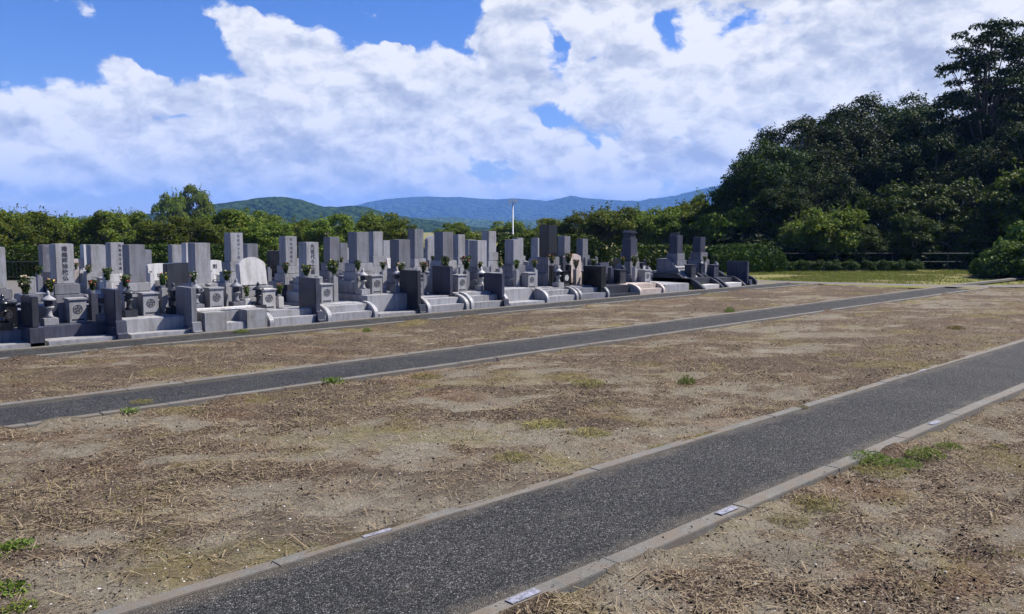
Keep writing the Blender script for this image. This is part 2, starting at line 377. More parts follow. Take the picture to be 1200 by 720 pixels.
# bearing and elevation of the looked-at direction, in radians, bearing 0 along the survey axis
fx = mth(ns, ls, 'ADD', mth(ns, ls, 'MULTIPLY', sp.outputs[0], FW[0]), mth(ns, ls, 'MULTIPLY', sp.outputs[1], FW[1]))
rx = mth(ns, ls, 'ADD', mth(ns, ls, 'MULTIPLY', sp.outputs[0], RT[0]), mth(ns, ls, 'MULTIPLY', sp.outputs[1], RT[1]))
az = mth(ns, ls, 'ARCTAN2', rx, fx); el = mth(ns, ls, 'ARCSINE', sp.outputs[2])
cb = ns.new('ShaderNodeCombineXYZ'); ls.new(az, cb.inputs[0]); ls.new(el, cb.inputs[1])
P0 = cb.outputs[0]
# turbulence moves the outline of the masses
def vec_noise(co_, scale, det, amp):
    n = ns.new('ShaderNodeTexNoise'); n.inputs['Scale'].default_value = scale; n.inputs['Detail'].default_value = det; n.inputs['Roughness'].default_value = .6
    ls.new(co_, n.inputs['Vector'])
    a = ns.new('ShaderNodeVectorMath'); a.operation = 'SUBTRACT'; ls.new(n.outputs['Color'], a.inputs[0]); a.inputs[1].default_value = (.5, .5, .5)
    b = ns.new('ShaderNodeVectorMath'); b.operation = 'MULTIPLY'; ls.new(a.outputs[0], b.inputs[0]); b.inputs[1].default_value = (amp, amp*.7, 0)
    c = ns.new('ShaderNodeVectorMath'); c.operation = 'ADD'; ls.new(co_, c.inputs[0]); ls.new(b.outputs[0], c.inputs[1])
    return c.outputs[0]
PW = vec_noise(vec_noise(P0, 9, 3, .10), 30, 6, .045)
def azel(x, y):
    r = ray(x, y); f = r[0]*FW[0]+r[1]*FW[1]; q = r[0]*RT[0]+r[1]*RT[1]
    return math.atan2(q, f), math.atan2(r[2], math.hypot(f, q))
def blob(x, y, ax, ay, deg, wgt):
    a, e = azel(x, y); k = math.cos(a)**2
    mp = ns.new('ShaderNodeMapping'); mp.vector_type = 'TEXTURE'; mp.inputs['Location'].default_value = (a, e, 0)
    mp.inputs['Rotation'].default_value = (0, 0, R(deg)); mp.inputs['Scale'].default_value = (ax/FP*k, ay/FP*math.cos(a), 1); ls.new(PW, mp.inputs[0])
    l = ns.new('ShaderNodeVectorMath'); l.operation = 'LENGTH'; ls.new(mp.outputs[0], l.inputs[0])
    m = ns.new('ShaderNodeMapRange'); m.interpolation_type = 'SMOOTHSTEP'; m.inputs[1].default_value = 1.45; m.inputs[2].default_value = .35
    m.inputs[3].default_value = 0; m.inputs[4].default_value = wgt; ls.new(l.outputs[1], m.inputs[0]); return m.outputs[0]
MASS = [(690, 190, 75, 32, 0, .75), (700, 130, 40, 30, 0, .4), (90, 222, 150, 13, 0, .62), (300, 222, 130, 13, 0, .62), (450, 228, 140, 12, 0, .5), (470, 60, 26, 12, -25, .45), (800, 190, 60, 18, 0, .5),  # bearing/height centre, half sizes, tilt, weight
 (60, 160, 150, 60, 5, .8), (200, 165, 150, 62, 0, .8), (150, 85, 75, 18, -12, .55), (215, 112, 90, 35, -8, .75), (330, 60, 92, 42, -28, .85), (300, 25, 50, 22, -20, .6),
 (400, 130, 110, 75, -10, .95), (330, 190, 140, 26, 0, .5), (520, 150, 120, 85, -8, .95), (590, 75, 75, 42, 0, .8), (480, 95, 55, 30, -30, .5),
 (610, 225, 150, 17, 0, .75), (430, 212, 110, 15, 0, .35), (740, 215, 110, 16, 0, .7), (640, 15, 95, 26, 0, .8), (720, 105, 90, 75, 0, .9), (850, 80, 160, 85, 0, 1.1),
 (1000, 60, 200, 100, 0, 1.1), (1180, 80, 220, 120, 0, 1.1), (1000, -80, 420, 110, 0, 1.0), (870, 140, 90, 40, 0, .6), (25, 212, 55, 8, 0, .35), (850, 205, 60, 20, 0, .7), (95, 8, 30, 12, -25, .42), (428, 10, 20, 8, 0, .4),
 (506, 25, 22, 10, 0, .45), (470, -30, 200, 20, 0, -.1), (-140, 150, 160, 70, 0, .8), (1450, 150, 200, 160, 0, .8), (-300, 40, 150, 60, 0, .7),
]
HOLES = [(505, 25, 45, 22, -15, .4), (548, 66, 34, 9, -35, .35), (245, 186, 42, 6, 5, .35), (405, 172, 38, 7, -8, .35), (150, 128, 30, 6, 12, .3), (700, 60, 26, 7, 20, .3), (560, 190, 34, 6, 0, .35), (20, 238, 90, 6, 0, .3), (782, 34, 24, 26, 20, .7), (645, 58, 16, 34, 10, .62), (652, 135, 28, 15, -25, .65), (700, 168, 24, 7, -25, .3), (810, 161, 62, 5, -2, .5), (275, 214, 60, 8, 0, .3), (60, 232, 110, 7, 0, .25), (330, 120, 26, 9, -20, .25), (215, 130, 50, 6, 8, .3), (905, 20, 60, 14, 10, .25), (440, 15, 60, 40, 0, .3), (100, 35, 170, 30, 0, .4), (560, 205, 60, 9, 0, .3)]
tot = None
for b_ in MASS:
    o_ = blob(*b_); tot = o_ if tot is None else mth(ns, ls, 'ADD', tot, o_)
tot = mth(ns, ls, 'MINIMUM', tot, .98)
for b_ in HOLES:
    tot = mth(ns, ls, 'SUBTRACT', tot, blob(*b_))
# away from the surveyed part clouds are thinned out to lower the ambient light
front = mth(ns, ls, 'SMOOTH_MIN', 1, 1)
mrf = ns.new('ShaderNodeMapRange'); mrf.inputs[1].default_value = .55; mrf.inputs[2].default_value = .9
ls.new(mth(ns, ls, 'ABSOLUTE', az), mrf.inputs[0])
mre = ns.new('ShaderNodeMapRange'); mre.inputs[1].default_value = .35; mre.inputs[2].default_value = .6; ls.new(el, mre.inputs[0])
out_ = mth(ns, ls, 'MAXIMUM', mrf.outputs[0], mre.outputs[0])
stretch = ns.new('ShaderNodeMapping'); stretch.inputs['Scale'].default_value = (1, 1.5, 1); ls.new(P0, stretch.inputs[0])
def puff(v, sc_, det):
    vo = ns.new('ShaderNodeTexVoronoi'); vo.feature = 'F1'; vo.inputs['Scale'].default_value = sc_; vo.inputs['Detail'].default_value = det; vo.inputs['Roughness'].default_value = .55; vo.inputs['Lacunarity'].default_value = 2.1
    vo.normalize = True; ls.new(v, vo.inputs['Vector']); return mth(ns, ls, 'SUBTRACT', 1, vo.outputs['Distance'])
swirl = vec_noise(stretch.outputs[0], 22, 4, .035)
def cloud_field(v): return mth(ns, ls, 'ADD', mth(ns, ls, 'MULTIPLY', noise_(ns, ls, v, 10, 9, .62, .2), .62), mth(ns, ls, 'MULTIPLY', puff(v, 19, 3), .50))
fb = cloud_field(swirl)
big = noise_(ns, ls, tc, 2.2, 3, .5)
tot = mth(ns, ls, 'ADD', tot, mth(ns, ls, 'MULTIPLY', out_, mth(ns, ls, 'MULTIPLY_ADD', big, 1.0, -.95)))
D = mth(ns, ls, 'ADD', tot, mth(ns, ls, 'MULTIPLY_ADD', fb, 3.1, -2.12))
cov = ns.new('ShaderNodeMapRange'); cov.interpolation_type = 'SMOOTHSTEP'; cov.inputs[1].default_value = .22; cov.inputs[2].default_value = .60; ls.new(D, cov.inputs[0])
# light on the heads: the density one step towards the sun compared with here
def dens2(off):
    v = ns.new('ShaderNodeVectorMath'); v.operation = 'ADD'; ls.new(swirl, v.inputs[0]); v.inputs[1].default_value = off
    return cloud_field(v.outputs[0])
sh = mth(ns, ls, 'SUBTRACT', fb, dens2((.007, .019, 0)))
lowf = noise_(ns, ls, stretch.outputs[0], 5.5, 4, .55, .2)
lit = mth(ns, ls, 'MULTIPLY_ADD', sh, 4.6, .60)
lit = mth(ns, ls, 'ADD', lit, mth(ns, ls, 'MULTIPLY_ADD', lowf, -1.7, .85))
thick = ns.new('ShaderNodeMapRange'); thick.inputs[1].default_value = .5; thick.inputs[2].default_value = 1.6; thick.inputs[3].default_value = .12; thick.inputs[4].default_value = -.22; ls.new(D, thick.inputs[0])
lit = mth(ns, ls, 'ADD', lit, thick.outputs[0])
cr = ramp(ns, [(0.0, (4.4, 4.85, 6.0)), (.3, (5.6, 5.95, 6.9)), (.6, (7.3, 7.5, 8.1)), (.9, (9.1, 9.1, 9.3))])
ls.new(lit, cr.inputs[0])
hs = ns.new('ShaderNodeHueSaturation'); hs.inputs['Saturation'].default_value = 1.25; hs.inputs['Value'].default_value = 1.22; ls.new(mixc(ns, ls, 1, sky.outputs[0], (.84, .80, 1.04), 'MULTIPLY'), hs.inputs['Color'])
cl = mixc(ns, ls, cov.outputs[0], hs.outputs[0], cr.outputs[0])
ls.new(cl, bg.inputs['Color'])

vs = sc.view_settings; vs.view_transform = 'Standard'; vs.look = 'None'; vs.exposure = 1.15; vs.gamma = 1; vs.use_curve_mapping = False
sc.cycles.use_denoising = True
try: sc.cycles.denoiser = 'OPENIMAGEDENOISE'
except Exception: pass
sc.cycles.max_bounces = 6; sc.cycles.diffuse_bounces = 3; sc.cycles.glossy_bounces = 2; sc.cycles.transmission_bounces = 2; sc.cycles.volume_bounces = 0
sc.cycles.use_adaptive_sampling = True; sc.cycles.adaptive_threshold = .02; sc.cycles.caustics_reflective = False
sc.cycles.sample_clamp_indirect = 6
exec_parts = True

# ------------------------------------------------------------------ ground, paths, kerbs
def lit_raw(x, y):
    u = x*RT[0]+y*RT[1]; v_ = x*FW[0]+y*FW[1]
    a = fbm(x*.5, y*.8, 3, 4); b = fbm(x*3.3, y*4.4, 9, 4); k = fbm(u*.55+.6*fbm(x, y, 4, 3), v_*2.6+2.2*fbm(x*.8, y*.8, 14, 3), 41, 5)
    return a, a*.32+b*.34+k*.34
def litter(x, y):
    a, q = lit_raw(x, y); v = .22+.78*sstep(.36, .54, q)
    return v*(1-.8*sstep(1.5, .3, np.abs(y-A1)+1.2*(a-.5))*sstep(7, 3, x))
def core(x, y): return sstep(.47, .60, lit_raw(x, y)[1])
def edge_fill(x, y, y0, y1, amp=.075):
    e = np.minimum(np.abs(y-y0), np.abs(y-y1)); return sstep(.12, 0, e)*amp*(fbm(x*1.7, y*1.7, 21, 4)-.33)*2
def dirt_sheet(name, x0, x1, y0, y1, base, amp, fine=.05, xf=12.):
    xs = np.unique(np.concatenate([np.arange(x0, xf, fine), np.arange(xf, x1+.01, .2)])); n = max(4, int((y1-y0)/fine)); ys = np.linspace(y0+.015, y1-.015, n); ys = np.concatenate([[y0], ys, [y1]])
    zf = lambda X, Y: base+amp*(fbm(X*1.3, Y*1.3, 5, 4)-.5)*1.6+.034*(fbm(X*5, Y*5, 8, 3)-.5)+edge_fill(X, Y, y0, y1)+.022*(core(X, Y)-.3)
    me = grid_mesh(name, xs, ys, lambda X, Y: np.where((Y <= y0+1e-6) | (Y >= y1-1e-6), -.1, zf(X, Y)), {'litter': litter, 'core': core}); o = link(name, me, M_DIRT); tag(o, kind='structure'); return zf
g = MB(); s_ = 20000.0
g.bm.faces.new([g.bm.verts.new(p) for p in ((-4800, -4800, -.09), (6300, -4800, -.09), (6300, 6300, -.09), (-4800, 6300, -.09))])
tag(g.build('ground', M_FIELD), kind='structure')
def sheet(name, pts, z, mat):
    m = MB(); m.bm.faces.new([m.bm.verts.new((x, y, z)) for x, y in pts]); return tag(m.build(name, mat), kind='structure')
Z_near = dirt_sheet('dirt_ground', -3, 32, -3.5, B0+.02, -.022, .04)
Z_mid = dirt_sheet('dirt_ground', -4, 36, A1-.05, D0+.04, -.012, .03)
Z_row = dirt_sheet('dirt_ground', -4, 25.2, C1-.05, E0+.04, -.012, .03, .07, 14)
def path_sheet(name, x0, x1, y0, y1, z=.012, mat=None):
    xs = np.unique(np.concatenate([np.arange(x0, 12, .12), np.arange(12, x1+.01, .6)])); ys = np.linspace(y0, y1, 10)
    me = grid_mesh(name, xs, ys, lambda X, Y: z+.012*(fbm(X*1.1, Y*1.1, 31, 4)-.5))
    return tag(link(name, me, mat or M_ASPH), kind='structure')
path_sheet('asphalt_path', -4, 40, B1-.02, A0+.02); path_sheet('asphalt_path', -4, 25.8, D1-.02, C0+.02); path_sheet('asphalt_path', -4, 24.6, E1-.02, G0+.02)
def kerb(x0, x1, y0, y1, top, block=.6):
    m = MB(); x = x0; rr = random.Random(int(y0*100))
    while x < x1:
        L = block if x < 22 else 2.4
        dz = rr.uniform(-.003, .003); dy = rr.uniform(-.005, .005)
        m.box(x+.001, x+L-.001, y0+dy, y1+dy, -.12, top+dz, .004 if x < 16 else 0); x += L
    return tag(m.build('kerb', M_KERB), kind='structure')
kerb(-4, 40, B0, B1, .026, 1.2); kerb(-4, 40, A0, A1, .022, 1.2); kerb(-4, 25.3, D0, D1, .028); kerb(-4, 25.3, C0, C1, .028)
kerb(-4, 24.6, E0, E1, .028); kerb(-4, 24.6, G0, G1, .03)
# lane closing the paths at the far end
def strip(name, cl, wdt, z, mat, off=0):
    L, Rr = [], []
    for i, (x, y) in enumerate(cl):
        a = Vector(cl[max(i-1, 0)]); b = Vector(cl[min(i+1, len(cl)-1)]); d = (b-a).normalized(); n = Vector((-d.y, d.x))
        L.append((x+n.x*(off+wdt/2), y+n.y*(off+wdt/2))); Rr.append((x+n.x*(off-wdt/2), y+n.y*(off-wdt/2)))
    m = MB(); vl = [m.bm.verts.new((*p, z)) for p in L]; vr = [m.bm.verts.new((*p, z)) for p in Rr]
    for i in range(len(cl)-1): m.bm.faces.new((vr[i], vr[i+1], vl[i+1], vl[i]))
    return tag(m.build(name, mat), kind='structure')
LANE = [(24.6, 14.6), (25.6, 11.6), (26.8, 8.6), (29.0, 6.6), (33, 4.6), (40, 2)]
strip('asphalt_path', LANE, .95, .022, M_ASPHW)
def solid_strip(name, cl, wdt, z, mat, off, th=.06):
    o = strip(name, cl, wdt, z, mat, off); bm = bmesh.new(); bm.from_mesh(o.data)
    r = bmesh.ops.extrude_face_region(bm, geom=bm.faces[:]); bmesh.ops.translate(bm, verts=[v for v in r['geom'] if isinstance(v, bmesh.types.BMVert)], vec=(0, 0, -th))
    bmesh.ops.recalc_face_normals(bm, faces=bm.faces); bm.to_mesh(o.data); bm.free(); return o
solid_strip('kerb', [(27.6, 9.1), (30.5, 9.0), (34, 8.9), (40, 9.2)], .18, .012, M_KERB, 0)
# gravelled cemetery ground
sheet('gravel_ground', [(-14, G1-.01), (24.4, G1-.01), (24.4, 15.6), (22.3, 17), (20, 27), (-14, 40)], -.004, M_GRAVEL)

# ------------------------------------------------------------------ far land
def ridge(name, d0, dep, prof, mat, rough, seed, nx=420, ny=46, wide=(-900, 2100)):
    xs = np.linspace(wide[0], wide[1], nx); ts = np.linspace(0, 1, ny)
    px = [p[0] for p in prof]; py = [p[1] for p in prof]
    V = np.zeros((ny, nx, 3))
    H = np.interp(xs, px, py)
    for j, t in enumerate(ts):
        d = d0+dep*t
        sh = math.sin(min(t/.6, 1)*math.pi/2)**1.2 if t < .6 else math.cos((t-.6)/.4*math.pi/2)
        ang = (xs-600)/FP
        nn = fbm(xs/70+3, np.full_like(xs, t*7)+seed, seed, 5)-.5
        rav = np.abs(fbm(xs/38+9+t*.6, np.full_like(xs, t*2.2), seed+5, 4)-.5)*2
        n2 = fbm(xs/6, np.full_like(xs, t*60), seed+9, 3)-.5
        h = (H*(d0+dep*.6)/FP)
        V[j, :, 0] = d*FW[0]+ang*d*RT[0]; V[j, :, 1] = d*FW[1]+ang*d*RT[1]
        ex = max(0, 1-abs(t-.6)/.25)
        V[j, :, 2] = (h*sh*(1+(1-ex)*(nn*.5-rav*.55))+rough*n2*sh)+EYE*sh-2*(1-sh)
    me = bpy.data.meshes.new(name); me.vertices.add(nx*ny); me.vertices.foreach_set('co', V.reshape(-1).astype(np.float32))
    i = np.arange((ny-1)*(nx-1)); r = i//(nx-1); c = i % (nx-1); b = r*nx+c; q = np.stack([b, b+1, b+nx+1, b+nx], -1).astype(np.int32)
    me.loops.add(len(q)*4); me.loops.foreach_set('vertex_index', q.ravel()); me.polygons.add(len(q)); me.polygons.foreach_set('loop_start', np.arange(0, len(q)*4, 4, dtype=np.int32))
    me.polygons.foreach_set('use_smooth', np.ones(len(q), bool)); me.update(calc_edges=True)
    return tag(link(name, me, mat), kind='structure')
M_H1 = hill_mat('wooded_hill_green', (.012, .026, .008), (.042, .072, .018), .12)
M_H2 = hill_mat('wooded_valley_green', (.03, .055, .02), (.075, .12, .035), .09)
M_H3 = hill_mat('wooded_mountain', (.012, .025, .012), (.035, .058, .026), .03)
ridge('hill', 620, 420, [(-900, 10), (60, 6), (165, 18), (205, 20), (260, 31), (320, 39), (352, 36), (380, 27), (425, 28), (455, 19), (520, 9), (560, 3), (700, 0), (1400, 8), (2100, 10)], M_H1, 3.0, 3)
ridge('hill', 1500, 500, [(-900, 10), (300, 16), (440, 18), (480, 14), (530, 15), (590, 10), (650, 13), (760, 8), (900, 12), (2100, 10)], M_H2, 3.0, 8)
ridge('mountain', 2900, 1300, [(-900, 5), (250, 8), (400, 25), (445, 35), (490, 39), (540, 38), (585, 35), (605, 37), (640, 34), (668, 39), (700, 36), (745, 33), (790, 40), (830, 50), (870, 54), (1000, 60), (1500, 50), (2100, 40)], M_H3, 5.0, 14)
HZ = .00021
hz = MB(); hz.box(-5000, 6500, -5000, 6500, -3, 270, 0)
ho = hz.build('haze', None); tag(ho, 'thin blue air haze fading the far mountains', 'haze', kind='stuff')
hm = bpy.data.materials.new('haze_air'); hm.use_nodes = True; hn = hm.node_tree; hn.nodes.remove(hn.nodes['Principled BSDF'])
pv = hn.nodes.new('ShaderNodeVolumePrincipled'); pv.inputs['Color'].default_value = (.20, .43, 1.0, 1); pv.inputs['Density'].default_value = HZ; pv.inputs['Anisotropy'].default_value = 0
hn.links.new(pv.outputs[0], hn.nodes['Material Output'].inputs['Volume']); ho.data.materials.append(hm)
#PART2
# ------------------------------------------------------------------ leaves, crowns, trunks
def leaf_quads(C, Nm, size, asp=.5, seed=0):
    r = np.random.default_rng(seed); n = len(C)
    a = r.normal(size=(n, 3)); t = np.cross(Nm, a); t /= np.linalg.norm(t, axis=1, keepdims=True)+1e-9; b = np.cross(Nm, t)
    s = (size*(.65+.7*r.random(n)))[:, None]
    return np.stack([C-t*s, C+b*s*asp, C+t*s, C-b*s*asp], 1), r.random(n)
def clump_leaves(clumps, per, size, seed, up=.35):
    r = np.random.default_rng(seed); CC, NN = [], []
    for (x, y, z, ra, rz) in clumps:
        k = int(per*(ra/np.mean([c[3] for c in clumps]))**2)
        d = r.normal(size=(k, 3)); d /= np.linalg.norm(d, axis=1, keepdims=True); d[:, 2] = np.where(d[:, 2] < -.3, -d[:, 2]*.6, d[:, 2])
        q = (.5+.55*r.random(k)**.6)[:, None]; q *= (.8+.5*vn(d[:, 0]*2.3+x*3, d[:, 1]*2.3+z*3, seed)[:, None])
        p = d*q*np.array([ra, ra, rz])+np.array([x, y, z]); nn = d*.7+r.normal(size=(k, 3))*.55+np.array([0, 0, up]); nn /= np.linalg.norm(nn, axis=1, keepdims=True)
        CC.append(p); NN.append(nn)
    C = np.concatenate(CC); Nm = np.concatenate(NN); return leaf_quads(C, Nm, size, .5, seed+1)
def shell_clumps(n, cz, rx, rz, r0, r1, seed, inner=.45, flat=.7):
    r = random.Random(seed); out = []
    lop = [(r.uniform(0, 6.28), r.uniform(.12, .3)) for _ in range(4)]
    for i in range(n):
        a = r.uniform(0, 6.283); u = r.uniform(-.75, 1); q = math.sqrt(1-u*u); k = r.uniform(inner, 1)**.5
        k *= 1-sum(s*max(0, math.cos(a-b))**3 for b, s in lop[:2])+sum(s*.6*max(0, math.cos(a-b))**3 for b, s in lop[2:])
        rr = r.uniform(r0, r1); out.append((math.cos(a)*q*rx*k, math.sin(a)*q*rx*k, cz+u*rz*k, rr, rr*flat))
    return out
def trunk_mesh(name, h, r0, clumps, seed, nl=9, fork=.35):
    r = random.Random(seed); m = MB(); pts = [Vector((0, 0, -.15))]; k = 7
    for i in range(1, k+1): pts.append(Vector((r.uniform(-.05, .05)*h*.4, r.uniform(-.05, .05)*h*.4, h*i/k)))
    for i in range(k): m.tube(pts[i], pts[i+1], r0*(1-i/k*.75), r0*(1-(i+1)/k*.75), 8)
    for c in r.sample(clumps, min(nl, len(clumps))):
        z = max(h*fork, min(h*.95, c[2]*.6)); i = min(int(z/h*k), k-1); p = pts[i].lerp(pts[i+1], z/h*k-i); q = Vector(c[:3]); mid = p.lerp(q, .5)+Vector((r.uniform(-.2, .2), r.uniform(-.2, .2), .12*h*.3))
        ra = r0*.42; m.tube(p, mid, ra, ra*.6, 6); m.tube(mid, q, ra*.6, ra*.15, 5)
        for _ in range(2):
            e = q+Vector((r.uniform(-1, 1), r.uniform(-1, 1), r.uniform(-.2, .8)))*c[3]; m.tube(mid.lerp(q, .5), e, ra*.35, ra*.08, 4)
    me = bpy.data.meshes.new(name); m.bm.to_mesh(me); m.bm.free(); return me
protos = {}
def proto(key, H, clumps, per, size, seed, trunk_r, leafmat, bark, th=None, nl=9, extra=None):
    V, rn = clump_leaves(clumps, per, size, seed)
    if extra is not None:
        V2, r2 = extra; V = np.concatenate([V, V2]); rn = np.concatenate([rn, r2])
    H = float(V[:, :, 2].max()); me = quads_mesh('crown', V, len(V), rn); me.materials.append(leafmat)
    tm = trunk_mesh('trunk', th or H*.7, trunk_r, clumps, seed+3, nl); tm.materials.append(bark)
    protos[key] = (me, tm, H)
def shoots(n, rx, z0, seed, size):
    r = np.random.default_rng(seed); C, Nn = [], []
    for i in range(n):
        a = r.random()*6.28; q = rx*r.random()**.5; L = .35+.4*r.random(); t = r.random(16)
        b = np.array([math.cos(a)*q, math.sin(a)*q, z0*(1-.35*(q/rx)**2)]); lean = np.array([r.normal()*.3, r.normal()*.3, 1])
        C.append(b+lean*L*t[:, None]+r.normal(size=(16, 3))*.05); Nn.append(r.normal(size=(16, 3))+np.array([0, 0, .5]))
    C = np.concatenate(C); Nn = np.concatenate(Nn); Nn /= np.linalg.norm(Nn, axis=1, keepdims=True); return leaf_quads(C, Nn, size, .5, seed+1)
for k in range(4):
    proto(f'cherry{k}', 3.3, shell_clumps(44, 1.62, 1.55, 1.3, .36, .58, 40+k, .3), 240, .075, 50+k, .11, F_CHERRY, M_BARK, 2.0, 10, shoots(16, 1.3, 2.75, 60+k, .07))
for k in range(4):
    rr_ = random.Random(300+k); fc = []
    for hd in range(7):     # a tree of several upright heads of different height
        a = hd*.9+rr_.uniform(-.3, .3); q = (0 if hd == 0 else rr_.uniform(1.4, 2.6)); hz_ = (8.2 if hd == 0 else rr_.uniform(5.0, 7.6))
        for c in shell_clumps(17, hz_-1.7, rr_.uniform(1.2, 1.8), rr_.uniform(1.7, 2.4), .35, 1.05, 700+k*9+hd, .3, .8): fc.append((c[0]+math.cos(a)*q, c[1]+math.sin(a)*q, c[2], c[3], c[4]))
    for c in shell_clumps(16, 2.9, 3.2, 1.5, .5, .9, 790+k, .4): fc.append(c)
    proto(f'forest{k}', 9, fc, 400, .074, 80+k, .24, F_FOREST, M_BARKG, 7, 18)
for k in range(3):
    proto(f'bushy{k}', 4, shell_clumps(40, 2.0, 1.9, 1.7, .45, .75, 90+k, .35), 300, .085, 95+k, .1, F_FORLIT, M_BARKG, 2.6, 9)
for k in range(2):
    proto(f'bush{k}', 1.6, shell_clumps(36, .52, .95, .55, .28, .45, 100+k, .3)+[(.85*math.cos(q_), .85*math.sin(q_), .22, .32, .26) for q_ in np.arange(0, 6.2, .45)], 240, .06, 105+k, .04, [F_BRIGHT, F_FOREST][k], M_BARK, .9, 7)
_r = random.Random(5); pc = []
for i in range(120):
    z = 5.0+8.3*_r.random()**.85; reach = (1.0+2.9*math.sin(min(1, (14.2-z)/8)*math.pi*.6))*_r.uniform(.15, 1)**.6; a = _r.uniform(0, 6.283)
    rr = _r.uniform(.35, .9); pc.append((math.cos(a)*reach, math.sin(a)*reach, z, rr, rr*.5))
proto('shrub', 1.2, shell_clumps(16, .6, .8, .5, .3, .4, 131, .3), 260, .06, 133, .03, F_HEDGE, M_BARK, .6, 5)
proto('tall', 13.5, pc, 190, .095, 77, .17, F_PINE, M_BARK, 12.6, 40)
def tree(key, px, ytop, d, label, name, cat='tree', group=None, wide=1.0, mat=None):
    me, tm, H = protos[key]; s = (h_at(ytop, d)+.1)/H; x, y = far(px, d)
    t = thing(name, label, cat, (x, y, -.1), rnd.uniform(0, 6.28), group); t.scale = (s*wide, s*wide, s)
    link('trunk', tm, None, t); link('crown', me, None, t); return t

# trees beyond the hedge, west to east
ROW = [(-150, 236, 44), (-105, 240, 46), (-62, 236, 45), (-22, 243, 43), (14, 238, 46), (50, 241, 43), (84, 247, 47), (120, 245, 44), (152, 242, 48), (186, 252, 44), (222, 247, 42), (258, 243, 46),
       (292, 240, 50), (322, 253, 46), (352, 252, 52), (384, 249, 47), (412, 255, 50), (440, 242, 54), (463, 252, 48), (536, 259, 50), (562, 268, 60), (600, 254, 68), (626, 262, 50), (652, 254, 54), (684, 242, 52), (714, 235, 50),
       (748, 238, 54), (776, 240, 48), (806, 232, 50), (838, 226, 47), (866, 232, 44)]
LM = ['far outside the left edge', 'outside the left edge', 'just outside the left edge', 'cut by the left edge of the photo', 'at the left edge above the cut-off grave', 'above the dark railing at left', 'above the pillar with six large characters',
      'above the pinkish stone at left', 'above the broad plain pillar at left', 'left of the small round-headed far trees', 'below the taller two-headed far tree', 'right below the taller two-headed tree', 'above the tallest two-tier pillar at left',
      'behind the white arched slab stone', 'in front of the green wooded hill', 'above the dark-sided pillar with yellow flowers', 'left of the rounded dark tree by the hill', 'standing rounded against the green hill and blue mountain', 'right of the rounded tree against the mountain',
      'low in the gap before the blue mountain', 'lowest and farthest in the mountain gap', 'directly behind the white light pole', 'just right of the white light pole', 'above the tall black gravestone', 'above the white-pink arched slab',
      'highest in the middle above the low dark slab', 'left of the capped dark pillar', 'above the capped dark pillar', 'above the two dark stones at the row end', 'above the last tablet at the row end', 'at the left foot of the dark wood']
TREEADJ = ['yellowish green bushy tree', 'mid green bushy tree']
for i, (px, yt, d) in enumerate(ROW):
    tree(f'cherry{i % 4}', px, yt, d, f'{TREEADJ[i % 2]} beyond the hedge, {LM[i]}', 'cherry_tree', 'tree', 'bushy trees beyond the hedge', rnd.uniform(1.0, 1.2))
ROW2 = [(-120, 245, 58), (-40, 246, 60), (30, 246, 60), (100, 252, 62), (165, 253, 62), (240, 252, 60), (305, 250, 62), (640, 268, 70), (700, 248, 66), (762, 246, 66), (820, 238, 62)]
L2 = ['outside the left edge', 'by the left edge', 'between the two leftmost crowns', 'over the pinkish stone', 'over the broad plain pillar', 'over the plain pillar beside the dark slab', 'over the tallest two-tier pillar', 'right of the light pole', 'over the white-pink arched slab', 'left of the capped dark pillar', 'over the two dark graves at the end']
for i, (px, yt, d) in enumerate(ROW2):
    tree(f'cherry{(i+1) % 4}', px, yt, d, f'farther bushy tree of the second line, {L2[i]}', 'cherry_tree', 'tree', 'bushy trees beyond the hedge', 1.35)
tree('cherry1', 205, 219, 112, 'rounded left half of the taller tree pair against the clouds', 'broadleaf_tree', wide=.62)
tree('cherry3', 235, 214, 115, 'leaning right half of the taller tree pair against the clouds', 'broadleaf_tree', wide=.56)
tree('cherry2', 815, 219, 66, 'thin-topped tree poking above the others before the mountain end', 'slender_tree', wide=.5)
tree('cherry1', 160, 241, 56, 'thin leafy top rising above the left tree line', 'slender_tree', wide=.4)
# the wood at the right
WOOD = [('forest0', 892, 158, 47, 'leftmost tall tree of the dark wood, falling toward the hedge'), ('forest1', 926, 132, 50, 'second tall tree from the left on the wood skyline'), ('forest2', 972, 122, 54, 'tall dark tree where the wood skyline levels out'),
 ('forest3', 1018, 108, 56, 'rounded tall tree at the middle of the wood skyline'), ('forest0', 1062, 106, 58, 'flat-topped tall tree left of the highest tree'), ('forest1', 1108, 100, 58, 'dark tree directly below left side of the highest tree'),
 ('forest3', 1152, 98, 54, 'dark tree crown directly under the highest tree'), ('forest2', 1204, 96, 50, 'dark tall tree crown at the right edge of the photo'), ('forest1', 1265, 80, 50, 'dark tall tree just outside the right edge'), ('forest0', 1335, 70, 48, 'dark tall tree farther outside the right edge'),
 ('forest2', 912, 205, 43, 'lower dark tree in front of the leftmost wood trees'), ('forest3', 958, 188, 45, 'lower dark tree behind the lit yellowish tree'), ('forest1', 1035, 172, 46, 'lower dark tree at the middle front of the wood'),
 ('forest0', 1092, 150, 46, 'lower dark tree with bare branches at the wood front'), ('forest2', 1148, 160, 43, 'lower dark tree left of the right edge'), ('forest3', 1200, 135, 42, 'lower dark tree cut by the right edge'), ('forest0', 1262, 140, 41, 'lower dark tree outside the right edge'), ('forest1', 1320, 140, 40, 'lower dark tree beyond the right edge'),
 ('forest2', 880, 208, 52, 'small dark tree at the left shoulder of the wood')]
for k, px, yt, d, lb in WOOD: tree(k, px, yt, d, lb, 'broadleaf_tree', 'tree', 'tall dark trees of the wood', rnd.uniform(.95, 1.1))
tree('tall', 1148, 26, 49, 'highest tree with open flat leaf tufts above the wood', 'tall_open_tree')
